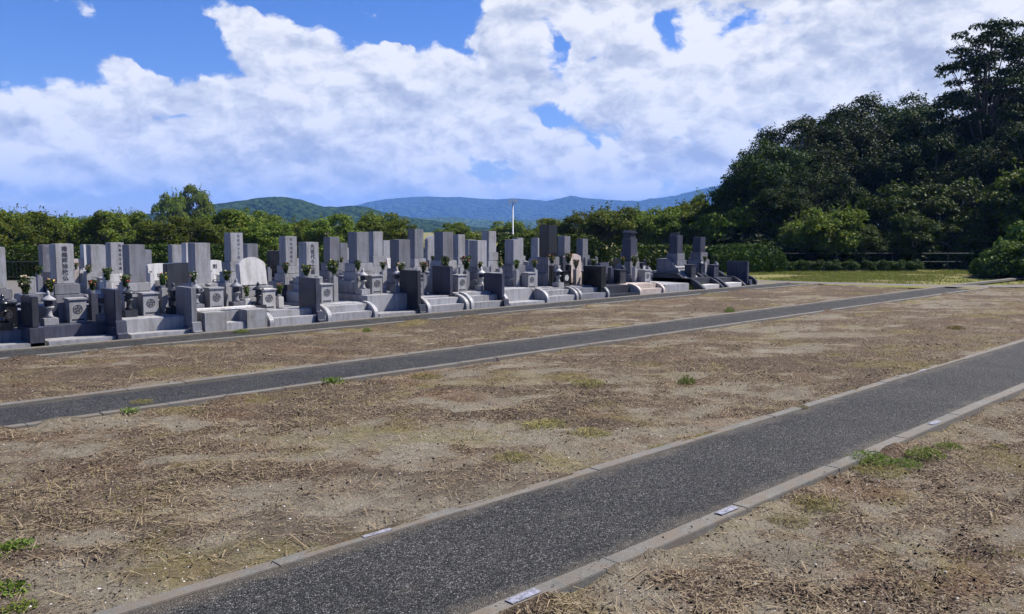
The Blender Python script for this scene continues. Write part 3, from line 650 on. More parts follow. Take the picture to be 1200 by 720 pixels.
tree('tall', 1215, 36, 53, 'open-crowned tall tree cut by the right edge', 'tall_open_tree')
MIDW = [('cherry1', 980, 234, 38.2, 'lit yellowish green tree at the front of the dark wood'), ('cherry0', 938, 248, 39.2, 'green tree between the hedge end and the lit yellowish tree'), ('bushy2', 1042, 210, 41, 'grey green bushy tree at middle height of the wood'),
 ('bushy0', 1098, 214, 40, 'bushy tree hung with creepers below the bare branches'), ('bushy1', 1150, 205, 40, 'bushy tree in shade near the right edge'), ('cherry2', 1205, 180, 39, 'yellow green bushy tree at the right edge'), ('cherry3', 902, 240, 43, 'bushy tree behind the right end of the clipped hedge'),
 ('bushy1', 1268, 200, 38, 'bushy tree outside the right edge'), ('bushy0', 1068, 245, 38.5, 'shaded bushy tree over the wire fence middle'), ('bushy2', 1120, 248, 38.5, 'shaded bushy tree over the right part of the fence'), ('bushy1', 1012, 262, 38, 'low shaded tree right of the lit yellowish tree')]
for k, px, yt, d, lb in MIDW: tree(k, px, yt, d, lb, 'bushy_tree', 'tree', 'bushy trees at the wood front')
tree('bush0', 1196, 277, 30.5, 'bright green bush in the sun at the right edge', 'bush', 'bush')
tree('bush0', 1168, 292, 31.5, 'small pale-leaved bush left of the bright green bush', 'bush', 'bush')
tree('bush0', 1214, 256, 31.8, 'tall bright green bush cut by the right edge', 'bush', 'bush', wide=.8)
tree('bush1', 1182, 284, 32.6, 'dark low bush behind the bright green bush', 'bush', 'bush')
tree('bush0', 1250, 265, 30, 'bright green bush outside the right edge', 'bush', 'bush')
US = ['at the hedge end', 'left of the lit tree', 'below the lit tree', 'right of the lit tree', 'left of the fence middle', 'at the fence middle', 'right of the fence middle', 'left of the pale bush', 'behind the pale bush', 'behind the bright bush', 'outside the right edge', 'farther outside the right edge']
for i, px in enumerate((898, 930, 962, 994, 1026, 1058, 1090, 1122, 1154, 1186, 1222, 1260)):
    tree('bush1', px, 283+rnd.uniform(-8, 3), 39.4+rnd.uniform(0, .8), f'dark shaded undergrowth bush behind the wire fence, {US[i]}', 'undergrowth_bush', 'bush', 'dark bushes behind the wire fence', 1.5)
for i, px in enumerate(range(880, 1300, 40)):
    tree('bush1', px, 268+rnd.uniform(-10, 5), 42.5, f'dark undergrowth deep in the wood shade, {US[i]}', 'undergrowth_bush', 'bush', 'dark undergrowth deeper in the wood', 1.3)

# clipped hedges
def hedge(x0, d0, x1, d1, ytop, label, thick=1.5, dens=1500):
    a = Vector((*far(x0, d0), 0)); b = Vector((*far(x1, d1), 0)); L = (b-a).length; h = h_at(ytop, (d0+d1)/2)
    t = thing('clipped_hedge', label, 'hedge', a, math.atan2(b.y-a.y, b.x-a.x), 'clipped hedges behind the graves')
    r = np.random.default_rng(int(abs(x0)+7)); n = int(L*dens); u = r.random(n); P = np.zeros((n, 3)); Nn = np.zeros((n, 3))
    P[:, 0] = r.random(n)*L; top = u < .5; fr = (u >= .5) & (u < .9); bk = u >= .9
    P[top, 1] = (r.random(top.sum())-.5)*thick; P[top, 2] = h+r.normal(size=top.sum())*.04; Nn[top, 2] = 1
    P[fr, 1] = -thick/2+r.normal(size=fr.sum())*.04; P[fr, 2] = r.random(fr.sum())*h; Nn[fr, 1] = -1
    P[bk, 1] = thick/2; P[bk, 2] = r.random(bk.sum())*h; Nn[bk, 1] = 1
    e = r.random(int(900*thick*h)) ; m = len(e); Q = np.zeros((m, 3)); Q[:, 0] = np.where(e < .5, 0, L)+r.normal(size=m)*.05; Q[:, 1] = (r.random(m)-.5)*thick; Q[:, 2] = r.random(m)*h
    NQ = np.zeros((m, 3)); NQ[:, 0] = np.where(e < .5, -1, 1); P = np.concatenate([P, Q]); Nn = np.concatenate([Nn, NQ])
    rd = np.clip((P[:, 2]-h+.4)/.4, 0, 1); P[:, 1] *= 1-.4*rd**2; P[:, 2] *= 1-.28*np.exp(-np.minimum(P[:, 0], L-P[:, 0])/.25)*(P[:, 2]/h)**2; P[:, 2] -= .16*np.clip(np.abs(P[:, 1])/(thick/2), 0, 1)**3*rd; bulge = (fbm(P[:, 0]*.9, P[:, 2]*1.3, 4, 3)-.5)*.22
    P[:, 1] += np.sign(P[:, 1])*bulge; P[:, 2] += (fbm(P[:, 0]*1.1, P[:, 1]*1.1, 6, 4)-.5)*.2*(P[:, 2]/h)
    Nn = Nn*.9+r.normal(size=Nn.shape)*np.where(Nn[:, 2:3] > .5, .55, .28); Nn /= np.linalg.norm(Nn, axis=1, keepdims=True)
    V, rn = leaf_quads(P, Nn, .06, .5, 3); me = quads_mesh('foliage', V, len(V), rn); link('foliage', me, F_HEDGE, t)
    c = MB(); c.box(.3, L-.3, -thick/2+.42, thick/2-.42, -.1, h-.3, .05); c.build('dark_core', M_HEDGE_CORE, t)  # solid filler box, the hedge's inner shade put into its dark colour
hedge(-260, 29.5, 60, 30.5, 291, 'left clipped hedge running out of the photo behind the railing')
hedge(62, 30.5, 320, 32.5, 290, 'clipped hedge behind the left half of the graves')
hedge(322, 32.5, 480, 33.5, 291, 'clipped hedge behind the graves left of the mountain gap')
hedge(583, 34, 705, 34.5, 277, 'taller dark hedge behind the white light pole foot and black gravestone')
hedge(707, 34.5, 818, 35.0, 289, 'clipped hedge between black gravestone and the last two graves')
hedge(826, 35.2, 911, 35.8, 288, 'rightmost clipped hedge ending in a rounded corner')
hedge(484, 33.7, 580, 34, 291, 'low clipped hedge in front of the mountain gap')
# small clipped shrubs before the fence
for i in range(9):
    me, tm, H = protos['shrub']; x, y = far(921+i*19, 36.0); t = thing('low_clipped_shrub', f'low clipped shrub before the wire fence, {["first","second","third","fourth","fifth","sixth","seventh","eighth","last"][i]} from the hedge end', 'shrub', (x, y, -.12), i*1.3, 'low shrubs before the wire fence')
    t.scale = (.42, .42, .44); link('stem', tm, None, t); link('foliage', me, None, t)
# fences
def rail_fence(name, x0, d0, x1, d1, h, step, zs, label, mat, pr=.02, wr=.008, bars=False):
    a = Vector((*far(x0, d0), 0)); b = Vector((*far(x1, d1), 0)); L = (b-a).length; n = int(L/step)
    t = thing(name, label, 'fence', a, math.atan2(b.y-a.y, b.x-a.x))
    for i in range(n+1): MB().tube((L*i/n, 0, -.2), (L*i/n, 0, h), pr, pr, 8).build('post', mat, t)
    for j_, z in enumerate(zs): MB().tube((0, -.001, z), (L, -.001, z), wr, wr, 6).build('rail' if bars else 'wire', mat if j_ == 0 else M_DARKMETAL, t)
    if bars:
        m = MB(); k = int(L/.12)
        for i in range(k): m.tube((L*(i+.5)/k, 0, zs[-1]), (L*(i+.5)/k, 0, zs[0]), .006, .006, 4)
        m.build('bar_panel', mat, t)
rail_fence('wire_fence', 915, 36.8, 1175, 37.0, .70, 2.4, (.66, .3), 'thin wire fence with grey top wire before the dark wood', M_FENCE, .010, .004)
rail_fence('metal_railing', -200, 28.2, 62, 29.2, .62, 2.0, (.58, .06), 'dark metal railing of thin bars before the left hedge', M_DARKMETAL, .025, .018, True)
# light pole
x, y = far(601, 57); t = thing('light_pole', 'white light pole rising between the trees against the blue mountain', 'light pole', (x, y, 0), YAW-math.pi/2)
hp = h_at(238, 57); MB().lathe([(.11, -.1), (.11, .1), (.05, .14), (.032, hp)], n=12).build('mast', M_POLE, t, True)
MB().tube((-.24, 0, hp-.02), (.24, 0, hp-.02), .025, .025).tube((0, 0, hp-.05), (0, 0, hp+.3), .03, .03).build('crossarm', M_POLE, t)
for s in (-1, 1):
    f = MB().box(-.09, .09, -.05, .05, -.08, .08, .01).rot(R(-30), 'X'); o = f.build('floodlight', M_METAL, t); o.location = (s*.2, -.03, hp+.14)
    l = MB().box(-.075, .075, -.012, 0, -.065, .065, .003).rot(R(-30), 'X').build('lens', M_LENS, o); l.location = (0, -.047, -.026)

# ------------------------------------------------------------------ graves
_txt = {}
def kanji_mesh(s, size, gap):
    k = (s, round(size, 3))
    if k in _txt: return _txt[k]
    c = bpy.data.curves.new('inscription', 'FONT'); c.body = '\n'.join(s); c.size = size; c.align_x = 'CENTER'; c.space_line = gap; c.extrude = .0015; c.resolution_u = 2; c.offset = size*.02
    o = bpy.data.objects.new('inscription', c); COL.objects.link(o); bpy.context.view_layer.update()
    me = bpy.data.meshes.new_from_object(o.evaluated_get(bpy.context.evaluated_depsgraph_get())); bpy.data.objects.remove(o)
    me.name = 'inscription'; me.transform(Matrix.Rotation(math.pi/2, 4, 'X')); me.materials.clear(); _txt[k] = me; return me
FC = {'white': (.6, .6, .52), 'yellow': (.6, .42, .05), 'orange': (.5, .16, .05), 'red': (.3, .03, .03), 'pink': (.5, .22, .24), 'cream': (.5, .42, .28), 'brown': (.25, .12, .07), 'green': (.08, .13, .03)}
FM = {k: plain('petals_'+k, v, .6, 0, .25, 60) for k, v in FC.items()}
def bouquet_meshes(seed, cols, h=.21, w=.11):
    r = np.random.default_rng(seed); n = 190; t = r.random(n); a = r.random(n)*6.283; q = w*(.25+.9*t)*r.random(n)**.5
    C = np.stack([np.cos(a)*q, np.sin(a)*q, t*h], 1); Nn = np.stack([np.cos(a), np.sin(a), .4+0*a], 1)+r.normal(size=(n, 3))*.5; Nn /= np.linalg.norm(Nn, axis=1, keepdims=True)
    V, rn = leaf_quads(C, Nn, .032, .42, seed); g = quads_mesh('greens', V, n, rn); g.materials.append(F_BQ)
    m = MB()
    for i in range(8): m.tube((0, 0, -.1), (w*.6*math.cos(i*.8), w*.6*math.sin(i*.8), h*.8), .003, .002, 4)
    me = bpy.data.meshes.new('stems'); m.bm.to_mesh(me); m.bm.free(); me.materials.append(F_BQ)
    bl = []
    for c in cols:
        b = MB()
        for i in range(5):
            a = r.random()*6.28; q = w*r.random()**.5*.95; z = h*(.5+.6*r.random()); R0 = .013+.012*r.random()
            bmesh.ops.create_icosphere(b.bm, subdivisions=1, radius=R0, matrix=Matrix.Translation((math.cos(a)*q, math.sin(a)*q, z)) @ Matrix.Diagonal((1, 1, .75, 1)))
        bm_ = bpy.data.meshes.new('blossoms'); b.bm.to_mesh(bm_); b.bm.free(); bm_.materials.append(FM[c]); bl.append(bm_)
    return g, me, bl
_bq = {}
def bouquet(x, y, z, cols, label, s=1.0):
    k = tuple(cols)
    if k not in _bq: _bq[k] = bouquet_meshes(len(_bq)*5+3, cols)
    g, st, bl = _bq[k]; t = thing('flower_bouquet', label, 'flowers', (x, y, z), rnd.uniform(0, 6.28), 'flower bouquets at the graves'); s *= rnd.uniform(.6, .85); t.scale = (s, s, s*rnd.uniform(1.0, 1.35))
    link('greens', g, None, t); link('stems', st, None, t)
    for b in bl: link('blossoms', b, None, t)
def crest(m, r=.07):
    # ring and four petals standing a hair proud of the stone
    n = 24
    for (r0, r1) in ((r*.80, r),):
        pa = [(r1*math.cos(2*math.pi*k/n), r1*math.sin(2*math.pi*k/n)) for k in range(n)]; pb = [(r0*math.cos(2*math.pi*k/n), r0*math.sin(2*math.pi*k/n)) for k in range(n)]
        va = [m.bm.verts.new((p[0], 0, p[1])) for p in pa]; vb = [m.bm.verts.new((p[0], 0, p[1])) for p in pb]
        for k in range(n): m.bm.faces.new((va[k], va[(k+1) % n], vb[(k+1) % n], vb[k]))
    for k in range(6):
        a = k*2*math.pi/5+math.pi/2; q = (.46 if k < 5 else 0)*r; pr_ = (.24 if k < 5 else .13)*r
        m.bm.faces.new([m.bm.verts.new((q*math.cos(a)+pr_*math.cos(b*math.pi/5), 0, q*math.sin(a)+pr_*math.sin(b*math.pi/5))) for b in range(10)])
    return m
def arch_outline(w, z0, z1, rise):
    pts = [(-w/2*1.04, z0), (w/2*1.04, z0)]
    for k in range(13):
        u = 1-2*k/12; pts.append((u*w/2, z1-rise*(abs(u)**2.2)))
    return pts
def gravestone(X, Y, d):
    """d: kind tone w zt zp label ref text vases"""
    t = thing('gravestone', d['label'], 'gravestone', (X, Y, 0), rnd.uniform(-.015, .015), 'gravestones in the cemetery rows')
    tone = GR[d['tone']]; zp = d['zp']; zt = d['zt']; w = d['w']; base = GR[d.get('btone', d['tone'] if (int(abs(X)*10) % 3) else 'mid')]
    if d['kind'] == 'pillar':
        hp = d.get('hp', .62); zb = zt-hp; rest = zb-zp; a = rest*.42
        MB().box(-.33, .33, -.31, .31, zp, zp+a-.001, .008).build('lower_plinth', base, t)
        if rest > .42:
            MB().box(-.235, .235, -.22, .22, zp+a, zp+a+(rest-a)*.5-.001, .008).build('middle_plinth', base, t)
            MB().box(-.19 if w < .3 else -.22, .19 if w < .3 else .22, -.19, .19, zp+a+(rest-a)*.5, zb-.001, .012, tap=.0).build('upper_plinth', base, t)
        else: MB().box(-.23, .23, -.215, .215, zp+a, zb-.001, .01).build('upper_plinth', base, t)
        hs = MB().box(-w/2, w/2, -w/2, w/2, zb, zt, .007).build('headstone', tone, t)
        if d.get('cap'): MB().box(-w*.62, w*.62, -w*.62, w*.62, zt+.001, zt+.035, .008).prism([(-w*.6, zt+.036), (w*.6, zt+.036), (w*.25, zt+.11), (-w*.25, zt+.11)], 'y', -w*.55, w*.55, .004).build('stone_cap', tone, t)
        if d.get('text'):
            sz = (hp*.86)/len(d['text'])/1.02*d.get('ts', 1); sz = min(sz, w*.62); me = kanji_mesh(d['text'], sz, (hp*.88/len(d['text']))/sz)
            o = link('inscription', me, M_INK if d.get('ink', 1) else M_INKSOFT, hs); o.location = (0+d.get('tx', 0), -w/2-.0015, zt-hp*.06-sz*.82)
    else:
        th = d.get('th', .15); zb = max(zp+.2, zt-d.get('hp', .55))
        MB().box(-w*.68, w*.68, -.3, .3, zp, zp+(zb-zp)*.5-.001, .01).build('lower_plinth', base, t)
        MB().box(-w*.6, w*.6, -.2, .2, zp+(zb-zp)*.5, zb-.001, .012).build('upper_plinth', base, t)
        m = MB().prism(arch_outline(w, zb, zt, d.get('rise', .1)), 'y', -th/2, th/2, .012)
        bmesh.ops.rotate(m.bm, cent=(0, 0, zb), matrix=Matrix.Rotation(R(-d.get('lean', 6)), 3, 'X'), verts=m.bm.verts)
        hs = m.build('headstone', tone, t)
        if d.get('text'):
            sz = w*.28; me = kanji_mesh(d['text'], sz, 1.0); o = link('inscription', me, M_INK, hs); o.rotation_euler = (R(-d.get('lean', 6)), 0, 0); o.location = (.03, -th/2-.004+.03, zt-.2)
    vt = zp+d.get('vh', .42)
    if d.get('vases', 1):
        vm = GR[d.get('vtone', d['tone'])]; vx = .30 if d['kind'] == 'pillar' else w*.62
        for s in (-1, 1):
            MB().box(vx*s-.055, vx*s+.055, -.46, -.35, zp, vt, .008).build('flower_vase', vm, t)
            MB().lathe([(.03, vt+.0), (.034, vt+.03), (.038, vt+.045)], vx*s, -.405, 10).build('vase_cup', M_METAL, t)
        c = d.get('fl', ())
        for s, cc in zip((-1, 1), c):
            if cc:
                rz = t.rotation_euler.z
                bouquet(X+vx*s, Y-.405, vt+.04, cc, f"{' and '.join(cc)} flowers in the {'left' if s < 0 else 'right'} vase of {d['ref']}", d.get('fs', 1))
    if d.get('incense', 1):
        im = GR[d.get('itone', d['tone'])]; bz = zp+.34
        b = MB().box(-.125, .125, -.62, -.40, zp, bz, .006).box(-.14, .14, -.635, -.385, bz+.001, bz+.03, .005).build('incense_box', im, t)
        cm = MB(); crest(cm); o = cm.build('crest', M_INK if d['tone'] not in ('black', 'dark') else M_WHITEINK, b); o.location = (0, -.623, zp+.20)
        MB().box(-.09, .09, -.6225, -.6205, zp+.03, zp+.055, 0).build('slot', M_INK, b)
    if d.get('bowl'):
        MB().lathe([(.02, bz+.03), (.045, bz+.05), (.05, bz+.085), (.04, bz+.085), (.035, bz+.05)], 0, -.3, 12).build('offering_bowl', GR['light'], t, True)
    if d['kind'] == 'pillar' and d.get('vases', 1):
        MB().box(-.2, .2, -.375, -.3, zp, zp+.30, .005).build('offering_table', base, t)
    return t
def lantern(X, Y, z0, tone, label, h=.42):
    t = thing('stone_lantern', label, 'stone lantern', (X, Y, z0), 0, 'small stone lanterns at the graves'); m = GR[tone]; k = h/.42
    MB().box(-.085*k, .085*k, -.085*k, .085*k, 0, .09*k, .006).build('base_block', m, t)
    MB().lathe([(.06*k, .091*k), (.035*k, .13*k), (.03*k, .19*k), (.06*k, .215*k), (.062*k, .23*k)], n=12).build('post', m, t, True)
    MB().lathe([(.045*k, .231*k), (.05*k, .27*k), (.045*k, .305*k)], n=6).build('firebox', GR['dark'] if tone != 'dark' else m, t)
    MB().lathe([(.088*k, .306*k), (.08*k, .325*k), (.04*k, .355*k), (.02*k, .37*k), (.026*k, .39*k), (.018*k, .41*k), (.004*k, .43*k)], n=12).build('cap', m, t, True)
def tablet(X, Y, tone, label, L=.58, th=.10, z0=.0, zt=.76, bh=.16, btone=None, lean=0, rz=0, wing=True):
    t = thing('memorial_tablet', label, 'memorial stone', (X, Y, z0), rz, 'upright memorial tablets at the plot corners')
    MB().box(-th/2-.05, th/2+.05, -L/2-.05, L/2+.05, 0, bh, .008).build('base_block', GR[btone or tone], t)
    MB().box(-th/2, th/2, -L/2, L/2, bh+.001, zt, .012).build('slab', GR[tone], t)
    if wing:
        o = MB().prism([(-L/2-.16, .0), (-L/2-.055, 0), (-L/2-.055, bh+.1), (-L/2-.09, bh+.09), (-L/2-.11, bh*.6), (-L/2-.16, bh*.5)], 'x', -th/2-.03, th/2+.03, .008).build('scroll_foot', GR[btone or tone], t)
def wing_outline(dep=.42, h=.34):
    pts = [(0, 0)]
    for k in range(9):
        a = k/8*math.pi/2; pts.append((dep*(1-math.cos(a)), .09+(h-.09)*math.sin(a)))
    return pts+[(dep+.02, 0)]
def enclosure(X, Yf, W, style, tone, zp, label, stone=None, tone2=None):
    t = thing('grave_enclosure', label, 'grave plot', (X, Yf, 0), 0, 'granite grave enclosures'); m = GR[tone]; h = W/2-.012; m2 = GR[tone2 or tone]
    yb = 1.78
    y0 = {'step': .42, 'wing': .42, 'block': .30, 'plain': .05, 'wave': .42, 'slabs': .3}.get(style, .3)
    MB().box(-h, h, y0, yb, -.05, zp, .008).build('platform', m, t)
    if style in ('step', 'slabs'):
        MB().box(-h, h, .03, y0-.002, -.05, .075, .008).build('front_step', GR['light'] if style == 'step' else m, t)
    if style == 'wing':
        MB().box(-h+.11, h-.11, .04, .22, -.05, .15, .01).build('front_step', m, t)
        MB().box(-h+.11, h-.11, .222, y0-.002, -.05, .27, .01).build('upper_step', m, t)
        for s in (-1, 1): MB().prism([(a, b) for a, b in wing_outline(.40, zp+.03)], 'x', s*(h-.05)-.05, s*(h-.05)+.05, .012).build('side_wing', m, t)
    if style == 'block':
        [MB().box(a, b, .0, y0-.002, -.05, zp+.02, .012).build('front_wall', GR['rough'], t) for a, b in ((-h, -.17), (.17, h))]
        MB().box(-.168, .168, .03, y0-.002, -.05, .14, .008).build('front_step', m, t)
        MB().box(-h+.02, h-.02, .32, .55, zp+.001, zp+.05, .02).build('coping', GR['white'], t)
    if style == 'wave':
        for s in (-1, 1):
            pts = [(0.0, 0)]+[(.02+.5*k/8, .05+.24*math.sin(k/8*math.pi/2)) for k in range(9)]+[(.62+.34*k/8, .29+.14*(1-math.cos(k/8*math.pi))/2) for k in range(9)]+[(1.75, .43), (1.75, 0)]
            MB().prism(pts, 'x', s*(h-.06)-.06, s*(h-.06)+.06, .015).build('side_wall', m2, t)
        MB().box(-h+.13, h-.13, .1, y0-.002, -.05, .12, .01).build('front_step', GR['white'], t)
    if stone:
        MB().box(-h, h, yb-.1, yb+.001, zp+.001, zp+stone, .01).build('dark_gap_wall', GR['blue'], t)  # added low wall, its dark tone stands in for shaded gaps between stones
    return t
FY = 13.17; PY = FY+1.33
# px, ytop, kind, tone, w, enclosure style, enclosure tone, zp, label, ref, flowers L/R, extra
FRONT = [
 (-6, 290, 'pillar', 'light', .27, 'step', 'mid', .24, 'pale granite pillar gravestone cut off by the left edge of the photo', 'the cut-off grave at left', (None, ['brown', 'cream']), dict(vtone='black', itone='black', fs=1.5)),
 (75, 286, 'pillar', 'light', .27, 'step', 'blue', .25, 'light granite pillar gravestone with six large dark carved characters', 'the six-character pillar', (['yellow', 'brown'], ['orange', 'red']), dict(text='南無阿弥陀仏', vtone='blue', hp=.62)),
 (160, 287, 'pillar', 'mid', .27, 'slabs', 'light', .28, 'broad plain grey pillar gravestone with two vases and a round crest box, front row', 'the broad plain grey pillar', (['red', 'white'], ['yellow', 'brown']), dict(vtone='light', itone='light', btone='light')),
 (237, 285, 'pillar', 'light', .28, 'block', 'light', .31, 'light pillar gravestone standing behind a rough block wall with a notch', 'the pillar behind the block wall', (['pink', 'white'], ['white', 'green']), dict(hp=.70, bowl=1)),
 (303, 302, 'slab', 'white', .52, 'wing', 'light', .24, 'white arched slab gravestone leaning back on a wide plinth', 'the white arched slab', (['brown'], ['orange', 'brown']), dict(hp=.52, rise=.12, lean=9, vh=.2, fs=.8, btone='light')),
 (366, 284, 'pillar', 'light', .28, 'wing', 'light', .28, 'light pillar gravestone with a column of large carved characters behind a grey tablet', 'the pillar behind the grey tablet', (['yellow', 'green'], ['yellow', 'white']), dict(text='先祖代々之墓', hp=.66, fs=1.25, vh=.48)),
 (425, 272, 'pillar', 'mid', .30, 'step', 'light', .40, 'tall grey pillar gravestone on a raised two-tier wall beside its taller rear neighbour', 'the raised two-tier grave', (['green'], ['green', 'red']), dict(btone='light', hp=.62, vtone='light', itone='light')),
 (474, 281, 'pillar', 'mid', .30, 'wing', 'light', .30, 'grey pillar gravestone flanked by orange brown flowers and dark-sided plinths', 'the pillar with rusty flowers', (['orange', 'cream'], ['orange', 'red']), dict(hp=.6, fs=1.25)),
 (525, 272, 'pillar', 'mid', .30, 'wing', 'light', .33, 'grey pillar gravestone with a dark left side and long green sprigs', 'the pillar with long sprigs', (['green'], ['green', 'red']), dict(btone='light', hp=.62, fs=1.4, itone='light')),
 (565, 282, 'pillar', 'light', .29, 'step', 'light', .34, 'light-fronted pillar gravestone above a dark blue tablet with yellow sprigs', 'the pillar with yellow sprigs', (['yellow'], ['yellow', 'green']), dict(hp=.6, btone='mid')),
 (607, 281, 'pillar', 'light', .30, 'wing', 'light', .30, 'light-fronted pillar gravestone with yellow and green flowers left of the black grave', 'the pillar beside the black grave', (['green'], ['yellow', 'red']), dict(hp=.6)),
 (648, 264, 'pillar', 'black', .32, 'wing', 'mid', .30, 'tall polished black pillar gravestone, the darkest and highest in the row', 'the tall black gravestone', (['red', 'orange'], ['orange', 'red']), dict(hp=.78, itone='black', vtone='black', vh=.5, fs=1.2)),
 (681, 298, 'slab', 'pink', .55, 'slabs', 'dark', .26, 'white-pink arched slab gravestone behind a black tablet', 'the white-pink arched slab', (['red'], ['green', 'yellow']), dict(hp=.62, rise=.07, lean=4, btone='pink', itone='black')),
 (716, 308, 'slab', 'blue', .42, 'wing', 'pink', .26, 'low dark blue slab gravestone with a white crest on its dark box', 'the low dark slab', (['yellow', 'white'], ['yellow', 'orange']), dict(hp=.42, rise=.01, lean=14, itone='dark')),
 (743, 280, 'pillar', 'blue', .30, 'plain', 'light', .22, 'dark-sided pillar gravestone with green sprigs alone on a pale platform', 'the lone pillar on the platform', (['green', 'yellow'], ['green']), dict(hp=.62, vtone='light', itone='light', fs=1.3)),
 (797, 276, 'pillar', 'blue', .28, 'wave', 'dark', .30, 'dark grave pillar on a broad sloping-shouldered base, second from the row end', 'the sloping-shouldered grave', (None, None), dict(hp=.52, itone='dark', vases=0, shoulder=1)),
 (824, 278, 'pillar', 'blue', .27, 'wave', 'dark', .26, 'dark blue-grey pillar gravestone, last pillar at the right end of the row', 'the last grave of the row', (['brown'], ['brown', 'green']), dict(hp=.46, itone='blue', vtone='light')),
]
ENCL = ['cut-off plot', 'blue-grey plot', 'pale slab plot', 'block-walled plot', 'white step plot', 'curved-wing plot', 'raised two-tier plot', 'flat-stepped plot', 'double-winged plot', 'long pale step plot', 'white-winged plot', 'grey-winged plot', 'dark plot', 'pinkish-winged plot', 'open pale platform', 'dark wave-sided plot', 'last dark wave-sided plot']
Xg = lambda i: 4.23+1.14*i
prevX = None
for i, (px, yt, kind, tone, wd, est, etone, zp, label, ref, fl, ex) in enumerate(FRONT):
    X, z = on_row(px, yt, PY-wd/2)
    slot = Xg(i-1) if i < 15 else X
    d = dict(kind=kind, tone=tone, w=wd, zt=z, zp=zp, label=label, ref=ref, fl=fl, **ex)
    g = gravestone(X, PY, d)
    W = 1.13 if i < 15 else 1.1
    enclosure(slot, FY, W, est, etone, zp, f'{ENCL[i]} of granite under {ref}', None if i in (14, 15, 16) else .16+.08*(i % 3))
    if ex.get('shoulder'):
        MB().prism([(-.62, zp), (.40, zp), (.40, zp+.52), (-.05, zp+.52), (-.22, zp+.36), (-.45, zp+.12)], 'x', -.33, .33, .02).build('shoulder_block', GR['mid'], g).location = (0, .05, .004)
TABS = [ # plot index, y offset, tone, height, label, extra
 (0, .33, 'dark', .72, 'dark tablet on a blocky base at the left end of the front row', dict(bh=.28, wing=False, L=.5, btone='blue')),
 (1, .40, 'blue', .76, 'blue-grey tablet between the six-character pillar and the broad plain pillar', dict(bh=.2)),
 (2, .35, 'mid', .74, 'grey tablet with scrolled white foot left of the block wall', dict(bh=.1)),
 (4, .38, 'blue', .80, 'grey-blue tablet standing between white arched slab and curved wings', dict(bh=.12)),
 (6, .38, 'dark', .86, 'large dark tablet right of the raised two-tier grave', dict(bh=.1)),
 (7, .75, 'blue', .90, 'blue-grey tablet on dark base set back from the path', dict(bh=.32, btone='dark', wing=False)),
 (8, .38, 'blue', .72, 'plain dark blue tablet below the yellow sprigs', dict(bh=.08)),
 (11, .42, 'black', .78, 'black polished tablet before the white-pink arched slab', dict(bh=.2, th=.2, wing=False)),
]
for i, yo, tone, zt, lb, ex in TABS: tablet(Xg(i-1)+.57-.12, FY+yo, tone, lb, zt=zt, **ex)
X, _ = on_row(863, 310, 13.75); tablet(X, 13.7, 'blue', 'last blue-grey tablet standing alone at the right end of the row', zt=.72, L=.7, bh=.08)
pm = MB().prism(wing_outline(.5, .3), 'x', -.05, .05, .012).build('corner_wing', GR['dark']); pm.location = (X+.5, 13.35, 0); tag(pm, 'dark curved corner stone at the right foot of the last tablet', 'corner stone')
LN = [(1, -.36, .62, 'light', 'pale stone lantern left of the six-character pillar'), (1, .42, .62, 'mid', 'stone lantern right of the six-character pillar'), (3, -.36, .72, 'mid', 'small lantern on the left of the block wall grave'), (3, .36, .72, 'mid', 'small lantern on the right of the block wall grave'),
      (6, -.42, .75, 'light', 'small pale lantern on the left of the raised two-tier grave'), (6, .40, .75, 'light', 'small pale lantern on the right of the raised two-tier grave'), (8, .46, .8, 'white', 'pointed white lantern right of the long sprigs'),
      (10, .47, .6, 'light', 'pointed pale lantern left of the tall black gravestone'), (4, -.42, .62, 'dark', 'dark lantern left of the white arched slab'), (0, .15, .5, 'black', 'black polished lantern at the left end of the row'), (2, -.30, .75, 'dark', 'dark little lantern left of the broad plain pillar'), (2, .42, .75, 'dark', 'dark little lantern right of the broad plain pillar'),
      (15, .42, .9, 'blue', 'dark lantern with a pale knob between the last two graves')]
for i, dx, dy, tone, lb in LN:
    zp = FRONT[i][7]; lantern(Xg(i-1)+dx if i < 15 else Xg(14.9)+dx-.2, FY+dy, zp+.002, tone, lb, .5)
